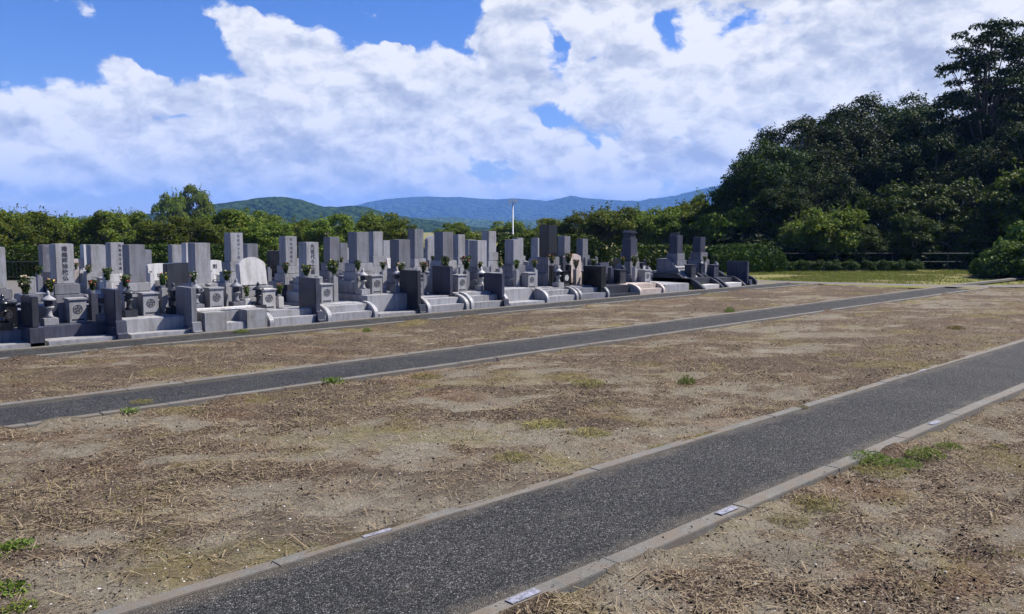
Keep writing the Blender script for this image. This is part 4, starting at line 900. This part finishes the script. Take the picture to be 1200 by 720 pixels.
# rear rows: px, ytop, row (0 nearest), kind, tone, w, label, ref, flowers
REAR = [
 (137, 284.5, 0, 'pillar', 'light', .26, 'light pillar with a thin column of small characters left of the broad plain pillar', 'the small-character pillar', (['brown', 'green'], None), dict(text='先祖代々之墓', ts=.6, tx=.05, btone='white')),
 (212, 308, 0, 'slab', 'dark', .62, 'wide dark slab gravestone facing sideways behind the grey tablet', 'the wide dark slab', (None, None), dict(hp=.62, rise=.02, lean=0, th=.2, vases=0, incense=0)),
 (277, 273, 0, 'pillar', 'light', .29, 'tallest left-hand pillar on two stacked cubes, characters on its right face', 'the tall stacked-cube pillar', (None, None), dict(text='先祖代々之墓', ts=.75, hp=.62, ink=0, tx=.04)),
 (341, 277, 0, 'pillar', 'light', .29, 'high pillar with faint carving left of the pillar behind the grey tablet', 'the high faint-carved pillar', (['red'], None), dict(text='南無阿弥陀仏', ink=0, ts=.7, hp=.66)),
 (392, 278, 0, 'pillar', 'mid', .27, 'grey-green pillar behind the tall yellow flowers', 'the grey-green pillar', (['yellow', 'white'], ['yellow', 'green']), dict(fs=1.3)),
 (443, 271.5, 0, 'pillar', 'light', .28, 'high light pillar overlapping the right of the raised two-tier grave', 'the high overlapping pillar', (None, None), dict()),
 (491, 268.5, 0, 'pillar', 'mid', .29, 'highest grey pillar with dark left side in the middle rows', 'the highest grey pillar', (None, ['white', 'green']), dict(hp=.75, btone='light')),
 (541, 275, 0, 'pillar', 'light', .25, 'narrow dark-sided pillar right of the long sprigs', 'the narrow dark-sided pillar', (None, ['green']), dict()),
 (577, 271, 0, 'pillar', 'light', .29, 'high pillar with bright front on a pale cube over the dark blue tablet', 'the high bright-fronted pillar', (None, ['yellow', 'green']), dict(hp=.58, btone='light')),
 (634, 279, 0, 'pillar', 'light', .28, 'light pillar immediately left of the tall black gravestone', 'the pillar left of black', (None, None), dict()),
 (665, 277, 0, 'pillar', 'mid', .27, 'dark-sided pillar immediately right of the tall black gravestone', 'the pillar right of black', (['red'], None), dict(btone='dark')),
 (742, 274, 0, 'pillar', 'dark', .30, 'dark pillar wearing a slanted stone cap behind the lone pillar', 'the capped dark pillar', (None, None), dict(cap=1)),
 (795, 273, 0, 'pillar', 'black', .26, 'black pillar hidden behind the sloping-shouldered grave', 'the hidden black pillar', (None, None), dict()),
 (58, 287, 1, 'pillar', 'mid', .30, 'grey pillar half behind the six-character pillar, faint mark near its top', 'the half-hidden grey pillar', (['red', 'cream'], None), dict(btone='blue', text='南', ink=0)),
 (114, 287, 1, 'pillar', 'light', .30, 'light pillar with fine text left of the small-character pillar', 'the fine-text pillar', (['brown', 'pink'], ['white', 'green']), dict()),
 (186, 309, 1, 'slab', 'white', .52, 'white slab stone with two carved characters right of the broad plain pillar', 'the two-character white slab', (None, None), dict(text='倶会', hp=.5, rise=.03)),
 (224, 285, 1, 'pillar', 'white', .27, 'white pillar edge showing left of the block wall pillar', 'the white edge pillar', (None, None), dict()),
 (251, 305, 1, 'slab', 'white', .42, 'small white slab with a carved character right of the block wall pillar', 'the small white slab', (None, None), dict(text='和', hp=.5, rise=.03)),
 (296, 286, 1, 'pillar', 'mid', .30, 'grey pillar standing right of the stacked-cube pillar', 'the grey pillar by stacked cubes', (None, None), dict()),
 (351, 303, 1, 'slab', 'light', .35, 'low light stone between the high faint-carved pillar and its neighbour', 'the low light stone', (None, None), dict(hp=.4, rise=.01)),
 (403, 285, 1, 'pillar', 'mid', .25, 'small grey pillar right of the grey-green pillar', 'the small grey pillar', (['yellow', 'green'], None), dict()),
 (460, 303, 0, 'slab', 'white', .28, 'small tilted white stone left of the rusty flowers', 'the small tilted stone', (None, None), dict(hp=.32, rise=.0, lean=12, vases=0, incense=0)),
 (509, 276, 1, 'slab', 'light', .55, 'tall round-topped pale stone right of the highest grey pillar', 'the round-topped pale stone', (['white', 'green'], None), dict(hp=.75, rise=.12, lean=0)),
 (553, 281, 1, 'pillar', 'light', .29, 'light pillar between the narrow pillar and the yellow-sprig pillar', 'the light in-between pillar', (None, None), dict()),
 (610, 279, 1, 'pillar', 'light', .27, 'light pillar top peeking over the pillar beside the black grave', 'the peeking pillar top', (['cream', 'pink'], None), dict()),
 (686, 280, 1, 'pillar', 'mid', .30, 'last dark-sided pillar above the white-pink arched slab', 'the pillar above pink slab', (None, ['green', 'yellow']), dict()),
 (660, 291, 1, 'pillar', 'blue', .27, 'short green-grey pillar between two pillars right of the black gravestone', 'the short green-grey pillar', (None, None), dict()),
 (104, 287, 2, 'pillar', 'white', .27, 'white pillar edge left of the fine-text pillar', 'the far white edge pillar', (None, None), dict()),
 (95, 303, 2, 'slab', 'pink', .38, 'cream-coloured slab stone right of the six-character pillar', 'the cream slab', (['red', 'brown'], None), dict(hp=.45, rise=.02, lean=0)),
 (124, 288, 2, 'pillar', 'light', .27, 'far light pillar squeezed between two nearer pillars at left', 'the squeezed far pillar', (None, None), dict()),
 (207, 287, 2, 'pillar', 'light', .28, 'lone light pillar rising above the wide dark slab', 'the pillar above dark slab', (None, None), dict()),
 (326, 294, 2, 'slab', 'black', .62, 'square dark stone between the grey pillar and the high faint-carved pillar', 'the square dark stone', (None, None), dict(hp=.55, rise=.0, lean=0, vases=0)),
 (411, 291, 2, 'pillar', 'white', .27, 'short white-fronted pillar left of the raised two-tier grave', 'the short white-fronted pillar', (None, None), dict()),
 (453, 282, 2, 'pillar', 'light', .28, 'far pillar edge right of the high overlapping pillar', 'the far pillar edge', (None, None), dict()),
 (172, 293, 2, 'pillar', 'mid', .26, 'far grey pillar hidden behind the broad plain pillar', 'the far hidden pillar', (None, None), dict()),
 (726, 303, 1, 'slab', 'black', .85, 'wide black stone behind the low dark slab', 'the wide black stone', (None, None), dict(hp=.45, rise=.0, lean=0, vases=0, incense=0)),
 (37, 325, 0, 'pillar', 'light', .14, 'small narrow pale post stone left of the six-character pillar', 'the small pale post', (None, None), dict(hp=.3, vases=0, incense=0)),
]
RY = [17.35, 20.5, 23.7]; rows = {0: [], 1: [], 2: []}
for rr in REAR:
    px, yt, row, kind, tone, wd, label, ref, fl, ex = rr
    Y = RY[row]; X, z = on_row(px, yt, Y-wd/2 if kind == 'pillar' else Y-.07); rows[row].append((X, z, rr))
for row, lst in rows.items():
    lst.sort(key=lambda a: a[0])
    for j, (X, z, (px, yt, _, kind, tone, wd, label, ref, fl, ex)) in enumerate(lst):
        gl = X-lst[j-1][0] if j else 9; grt = lst[j+1][0]-X if j < len(lst)-1 else 9; W = min(1.15, 2*min(gl, grt)-.03 if min(gl, grt) > .62 else .62)
        zp = .24 if W > .7 else .2; ex = dict(ex); ex.setdefault('hp', .6); ex['hp'] = min(ex['hp'], z-zp-.16)
        gravestone(X, RY[row], dict(kind=kind, tone=tone, w=wd, zt=z, zp=zp, label=label, ref=ref, fl=fl, **ex))
        if W > .7: enclosure(X, RY[row]-1.2, W, ['plain', 'slabs', 'wing'][(j+row) % 3], ['mid', 'blue', 'light', 'blue'][(j*3+row) % 4], zp, f'granite plot under {ref}', None)
        else: tag(MB().box(-W/2, W/2, -.5, .4, -.05, zp, .008).build('footing_slab', GR['light']), f'granite footing under {ref}', 'stone slab').location = (X, RY[row], 0)

# ------------------------------------------------------------------ small marker plates on the kerbs
MK = [(440, 622, 'A', 'on the upper kerb of the near path at lower left centre'), (1090, 434, 'A', 'on the upper kerb of the near path far right'), (622, 701, 'B', 'on the lower kerb at the bottom of the photo'),
      (866, 601, 'B', 'on the lower kerb right of centre'), (1110, 497, 'B', 'on the lower kerb beyond the green weed')]
for px, py, k, lb in MK:
    X, _ = ground_at(px, py, .035); Y = (A0+A1)/2 if k == 'A' else (B0+B1)/2
    o = MB().box(-.115, .115, -.042, .042, 0, .006, .002).build('marker_plate', M_PLATE); o.scale = (.8, .62, .5); o.location = (X, Y, .0255 if k == 'A' else .0295); tag(o, 'pale lilac marker plate '+lb, 'marker plate', 'plot marker plates on the kerbs')

# ------------------------------------------------------------------ weeds
def tuft_mesh(seed, n, r0, h, size, asp, mat, flat=.6):
    r = np.random.default_rng(seed); a = r.random(n)*6.283; q = r0*r.random(n)**.6; z = h*r.random(n)*(1-.6*(q/r0)**2)
    C = np.stack([np.cos(a)*q, np.sin(a)*q, z+.005], 1); Nn = r.normal(size=(n, 3))+np.array([0, 0, flat]); Nn /= np.linalg.norm(Nn, axis=1, keepdims=True)
    V, rn = leaf_quads(C, Nn, size, asp, seed); m = quads_mesh('leaves', V, n, rn); m.materials.append(mat); return m
TU = {'broad': [tuft_mesh(200+k, 170, .16, .07, .020, .55, F_WEED) for k in range(2)], 'grassy': [tuft_mesh(210+k, 420, .20, .11, .035, .10, F_WEED, .0) for k in range(2)], 'dry': [tuft_mesh(220+k, 380, .22, .05, .04, .07, F_DRYWEED, .7) for k in range(2)]}
WD = [(6, 640, 'broad', 1, 'green leafy weed at the left edge, upper of two patches'), (22, 634, 'broad', .8, 'small green weed right beside the upper left-edge patch'), (4, 690, 'broad', 1.2, 'green leafy weed patch near the lower left corner'), (22, 712, 'broad', .8, 'green weed at the very lower left corner'),
 (40, 640, 'broad', .35, 'tiny green sprout right of the left-edge weeds'), (1020, 541, 'grassy', 1.35, 'bright green weed growing over the lower kerb'), (1032, 551, 'dry', 1.5, 'grassy weed at the foot of the kerb weed'),
 (1085, 534, 'grassy', 1.2, 'green grass clump right of the kerb weed'), (1062, 544, 'grassy', .9, 'yellowish grass clump between two green weeds'), (1112, 520, 'grassy', .9, 'grass clump farther along the lower kerb'), (1170, 522, 'dry', 1.0, 'dry yellow grass patch near the right edge'), (960, 588, 'dry', 1.3, 'dry yellow grass tangle below the lower kerb'),
 (925, 606, 'dry', .9, 'thin dry grass by the kerb marker plate'), (391, 450, 'broad', 1.4, 'leafy green weed on the edge of the middle path'), (152, 484, 'broad', 1.0, 'small green weed beside the middle path at left'), (166, 473, 'dry', .8, 'yellowish weed growing on the middle path asphalt'),
 (805, 448, 'grassy', 1.8, 'yellow green clump at right centre of the wide plot'),
 (640, 497, 'dry', 1.6, 'dry pale grass patch at picture centre'), (690, 508, 'dry', 1.4, 'dry grass stalks right of picture centre'), (600, 535, 'dry', 1.1, 'dry yellowish grass left of the near path'), (430, 388, 'grassy', 1.4, 'yellow green weed below the row path kerb'),
 (283, 391, 'grassy', 1.1, 'green weed on the row path before the block wall'), (855, 365, 'grassy', 2.0, 'yellow green weed beyond the middle path at right'),
 (775, 525, 'dry', .8, 'dry weed at the upper kerb near centre'), (1120, 385, 'dry', 2.4, 'dry yellow patch of grass in the far right plot'),
 (690, 450, 'dry', 1.5, 'olive dry grass above picture centre'), (500, 440, 'dry', 1.5, 'dry grass just below the middle path'), (940, 480, 'dry', 1.0, 'dry weed right of centre above near path'), (812, 338, 'grassy', 3.5, 'tall green weeds before the dark wave-sided plot'), (800, 339, 'grassy', 3.0, 'green weeds left of the dark wave-sided plot'), (780, 337, 'grassy', 2.4, 'green weeds at the end of the open platform')]
for i, (px, py, k, s, lb) in enumerate(WD):
    X, Y = ground_at(px, py, 0)
    zz = float(Z_near(np.array([X]), np.array([Y]))[0]) if Y < B0 else float(Z_mid(np.array([X]), np.array([Y]))[0]) if A1 < Y < D0 else float(Z_row(np.array([X]), np.array([Y]))[0]) if C1 < Y < E0 else .015
    m = TU[k][i % 2]; t = link('weed_tuft', m, None); t.location = (X, Y, zz-.004); t.rotation_euler = (0, 0, rnd.uniform(0, 6.28)); t.scale = (s*.6*(.45 if 7 < X*1.0 and k != 'broad' and py > 345 else 1),)*2+(s*.5,); tag(t, lb, 'weed', 'weeds growing on the plots and path edges')

# ------------------------------------------------------------------ litter and grass nobody could count
def scatter(n, seed, r0, r1, spread=.95, power=1.0):
    r = np.random.default_rng(seed); q = r0*(r1/r0)**(r.random(n)**power); a = YAW+(r.random(n)*2-1)*spread
    return r, np.cos(a)*q, np.sin(a)*q
def on_dirt(X, Y):
    Z = np.full(len(X), np.nan)
    for lo, hi, f in ((-3, B0, Z_near), (A1, D0, Z_mid), (C1, E0, Z_row)):
        k = (Y > lo+.01) & (Y < hi-.01)
        if k.any(): Z[k] = f(X[k], Y[k])
    return Z
def stuff(name, V, rn, mat, kindname): return tag(link(name, quads_mesh(name, V, len(V), rn), mat), kindname, name.replace('_', ' '), kind='stuff')
r, X, Y = scatter(260000, 1, 1.9, 22); Z = on_dirt(X, Y); m = litter(X, Y); keep = ~np.isnan(Z) & (r.random(len(X)) < .05+.95*m**1.2*sstep(.35, .6, fbm(X*2.2, Y*2.2, 55, 4)))
X, Y, Z = X[keep], Y[keep], Z[keep]; n = len(X); a = r.random(n)*6.283; L = (.007+.05*r.random(n)**3); wd = .0009+.0012*r.random(n)
dist = np.hypot(X, Y); wd = wd*(1+dist*.10); tl = r.normal(size=n)*.22; t = np.stack([np.cos(a), np.sin(a), tl], 1); b = np.stack([-np.sin(a), np.cos(a), r.normal(size=n)*.2], 1)
C = np.stack([X, Y, Z+.004+np.abs(tl)*L+.004*r.random(n)], 1)
V = np.stack([C-t*L[:, None]-b*wd[:, None], C+t*L[:, None]-b*wd[:, None]*.5, C+t*L[:, None]+b*wd[:, None]*.5, C-t*L[:, None]+b*wd[:, None]], 1)
stuff('dry_straw', V, r.random(n), F_STRAW, 'dry straw litter scattered over the bare plots')
r, X, Y = scatter(420000, 2, 1.9, 24); Z = on_dirt(X, Y); m = litter(X, Y); keep = ~np.isnan(Z) & (r.random(len(X)) < .06+.94*m**1.3*sstep(.35, .62, fbm(X*4+9, Y*4, 77, 4)))
X, Y, Z = X[keep], Y[keep], Z[keep]; n = len(X); C = np.stack([X, Y, Z+.003], 1)
_, X2, Y2 = scatter(60000, 22, 1.9, 16); ek = np.full(len(X2), 9.)
for e_ in (B0+.03, A1-.03, D0+.03, C1-.03): ek = np.minimum(ek, np.abs(Y2-e_))
pk = np.random.default_rng(5).random(len(X2)) < np.exp(-ek/.05)*.5*fbm(X2*1.5, Y2*1.5, 61, 4)**2*3; ink = ((Y2 > B0) & (Y2 < A1)) | ((Y2 > D0) & (Y2 < C1)); pk &= ink
zk = np.where(((Y2 > B1) & (Y2 < A0)) | ((Y2 > D1) & (Y2 < C0)), .021, .034)[pk]; C = np.concatenate([C, np.stack([X2[pk], Y2[pk], zk], 1)]); n = len(C)
Nn = r.normal(size=(n, 3))*.5+np.array([0, 0, 1]); Nn /= np.linalg.norm(Nn, axis=1, keepdims=True)
V, rn = leaf_quads(C, Nn, .005+.009*r.random(n)**5, .7, 5); V[-int(pk.sum()):] = C[-int(pk.sum()):, None, :]+(V[-int(pk.sum()):]-C[-int(pk.sum()):, None, :])*.55; stuff('dead_leaf_litter', V, rn, F_CRUMB, 'crumbled dead leaves and soil crumbs on the plots')
# longer pale stalks
r, X, Y = scatter(420, 3, 2.2, 14); Z = on_dirt(X, Y); keep = ~np.isnan(Z); X, Y, Z = X[keep], Y[keep], Z[keep]; n = len(X); a = r.random(n)*6.283; L = .05+.13*r.random(n)
t = np.stack([np.cos(a), np.sin(a), r.normal(size=n)*.06], 1); b = np.stack([-np.sin(a), np.cos(a), 0*a], 1); C = np.stack([X, Y, Z+.014], 1); wd = .0022+.0015*r.random(n)
V = np.stack([C-t*L[:, None]-b*wd[:, None], C+t*L[:, None]-b*wd[:, None]*.4, C+t*L[:, None]+b*wd[:, None]*.4, C-t*L[:, None]+b*wd[:, None]], 1)
stuff('pale_stalks', V, r.random(n)*.6, F_STRAW, 'longer pale dry stalks lying on the plots')
# pebbles
r, X, Y = scatter(5200, 4, 1.9, 12, power=1.1); Z = on_dirt(X, Y); keep = ~np.isnan(Z); X, Y, Z = X[keep], Y[keep], Z[keep]; n = len(X); s = .003+.007*r.random(n)**4
O = np.array([[1, 0, 0], [0, 1, 0], [-1, 0, 0], [0, -1, 0], [0, 0, .7], [0, 0, -.7]], float); F = [(0, 1, 4, 4)]
Q = []
for i0, i1 in ((0, 1), (1, 2), (2, 3), (3, 0)):
    mid = (O[i0]+O[i1])*.62; Q.append(np.stack([O[i0], mid, O[4], O[4]*.98+O[i0]*.02]))
    Q.append(np.stack([mid, O[i1], O[4]*.98+O[i1]*.02, O[4]]))
Q = np.stack(Q); ang = r.random(n)*6.28; ca, sa = np.cos(ang), np.sin(ang)
W_ = Q[None]*s[:, None, None, None]*np.array([1, .75, .8]); Wx = W_[..., 0]*ca[:, None, None]-W_[..., 1]*sa[:, None, None]; Wy = W_[..., 0]*sa[:, None, None]+W_[..., 1]*ca[:, None, None]
V = np.stack([Wx+X[:, None, None], Wy+Y[:, None, None], W_[..., 2]+Z[:, None, None]+.001], -1).reshape(-1, 4, 3)
stuff('pebbles', V, np.repeat(r.random(n), 8), plain('pebble_stone', (.42, .40, .37), .8, 0, .4, 30), 'small pale pebbles lying on the plots')
# grass of the verge
def blades(name, X, Y, Z, h, wd, seed, mat, label):
    r = np.random.default_rng(seed); n = len(X); a = r.random(n)*6.283; hh = h*(.4+r.random(n)); lean = r.normal(size=(n, 2))*.35
    b = np.stack([np.cos(a), np.sin(a), 0*a], 1)*wd; C = np.stack([X, Y, Z], 1); T = C+np.stack([lean[:, 0]*hh, lean[:, 1]*hh, hh], 1)
    stuff(name, np.stack([C-b, C+b, T+b*.25, T-b*.25], 1), r.random(n), mat, label)
r = np.random.default_rng(9); n = 90000; dd = 27.5+10*r.random(n)**.75; px = 780+640*r.random(n); q = (px-600)/FP*dd; X = dd*FW[0]+q*RT[0]; Y = dd*FW[1]+q*RT[1]
k = (X > 25.2) | (Y > 16.5); k &= ~((X < 24.8) & (Y < 15.8))
for i in range(len(LANE)-1):
    ax, ay = LANE[i]; bx, by = LANE[i+1]; tt = np.clip(((X-ax)*(bx-ax)+(Y-ay)*(by-ay))/((bx-ax)**2+(by-ay)**2), 0, 1); k &= np.hypot(X-ax-tt*(bx-ax), Y-ay-tt*(by-ay)) > .68
    k &= ~((X > ax) & (X <= bx) & (Y < ay+(by-ay)*(X-ax)/(bx-ax)))
k &= ~((np.abs(Y-9.05) < .3) & (X > 27.5)); k &= r.random(n) < sstep(.35, .6, fbm(X*.5, Y*.5, 12, 4)+.012*(dd-30))
blades('grass', X[k], Y[k], np.full(k.sum(), -.09), .05, .012, 10, F_GRASS, 'short yellow green grass between the far lane and the wood')
r, X, Y = scatter(30000, 14, 2.5, 26, .9, .7); Z = on_dirt(X, Y); g_ = fbm(X*.8, Y*.8, 91, 5); k = ~np.isnan(Z) & (g_ > .60)
blades('sparse_grass', X[k], Y[k], Z[k]-.004, .035, .0028, 15, F_DRYWEED, 'sparse yellowing grass sprouting in patches of the plots')
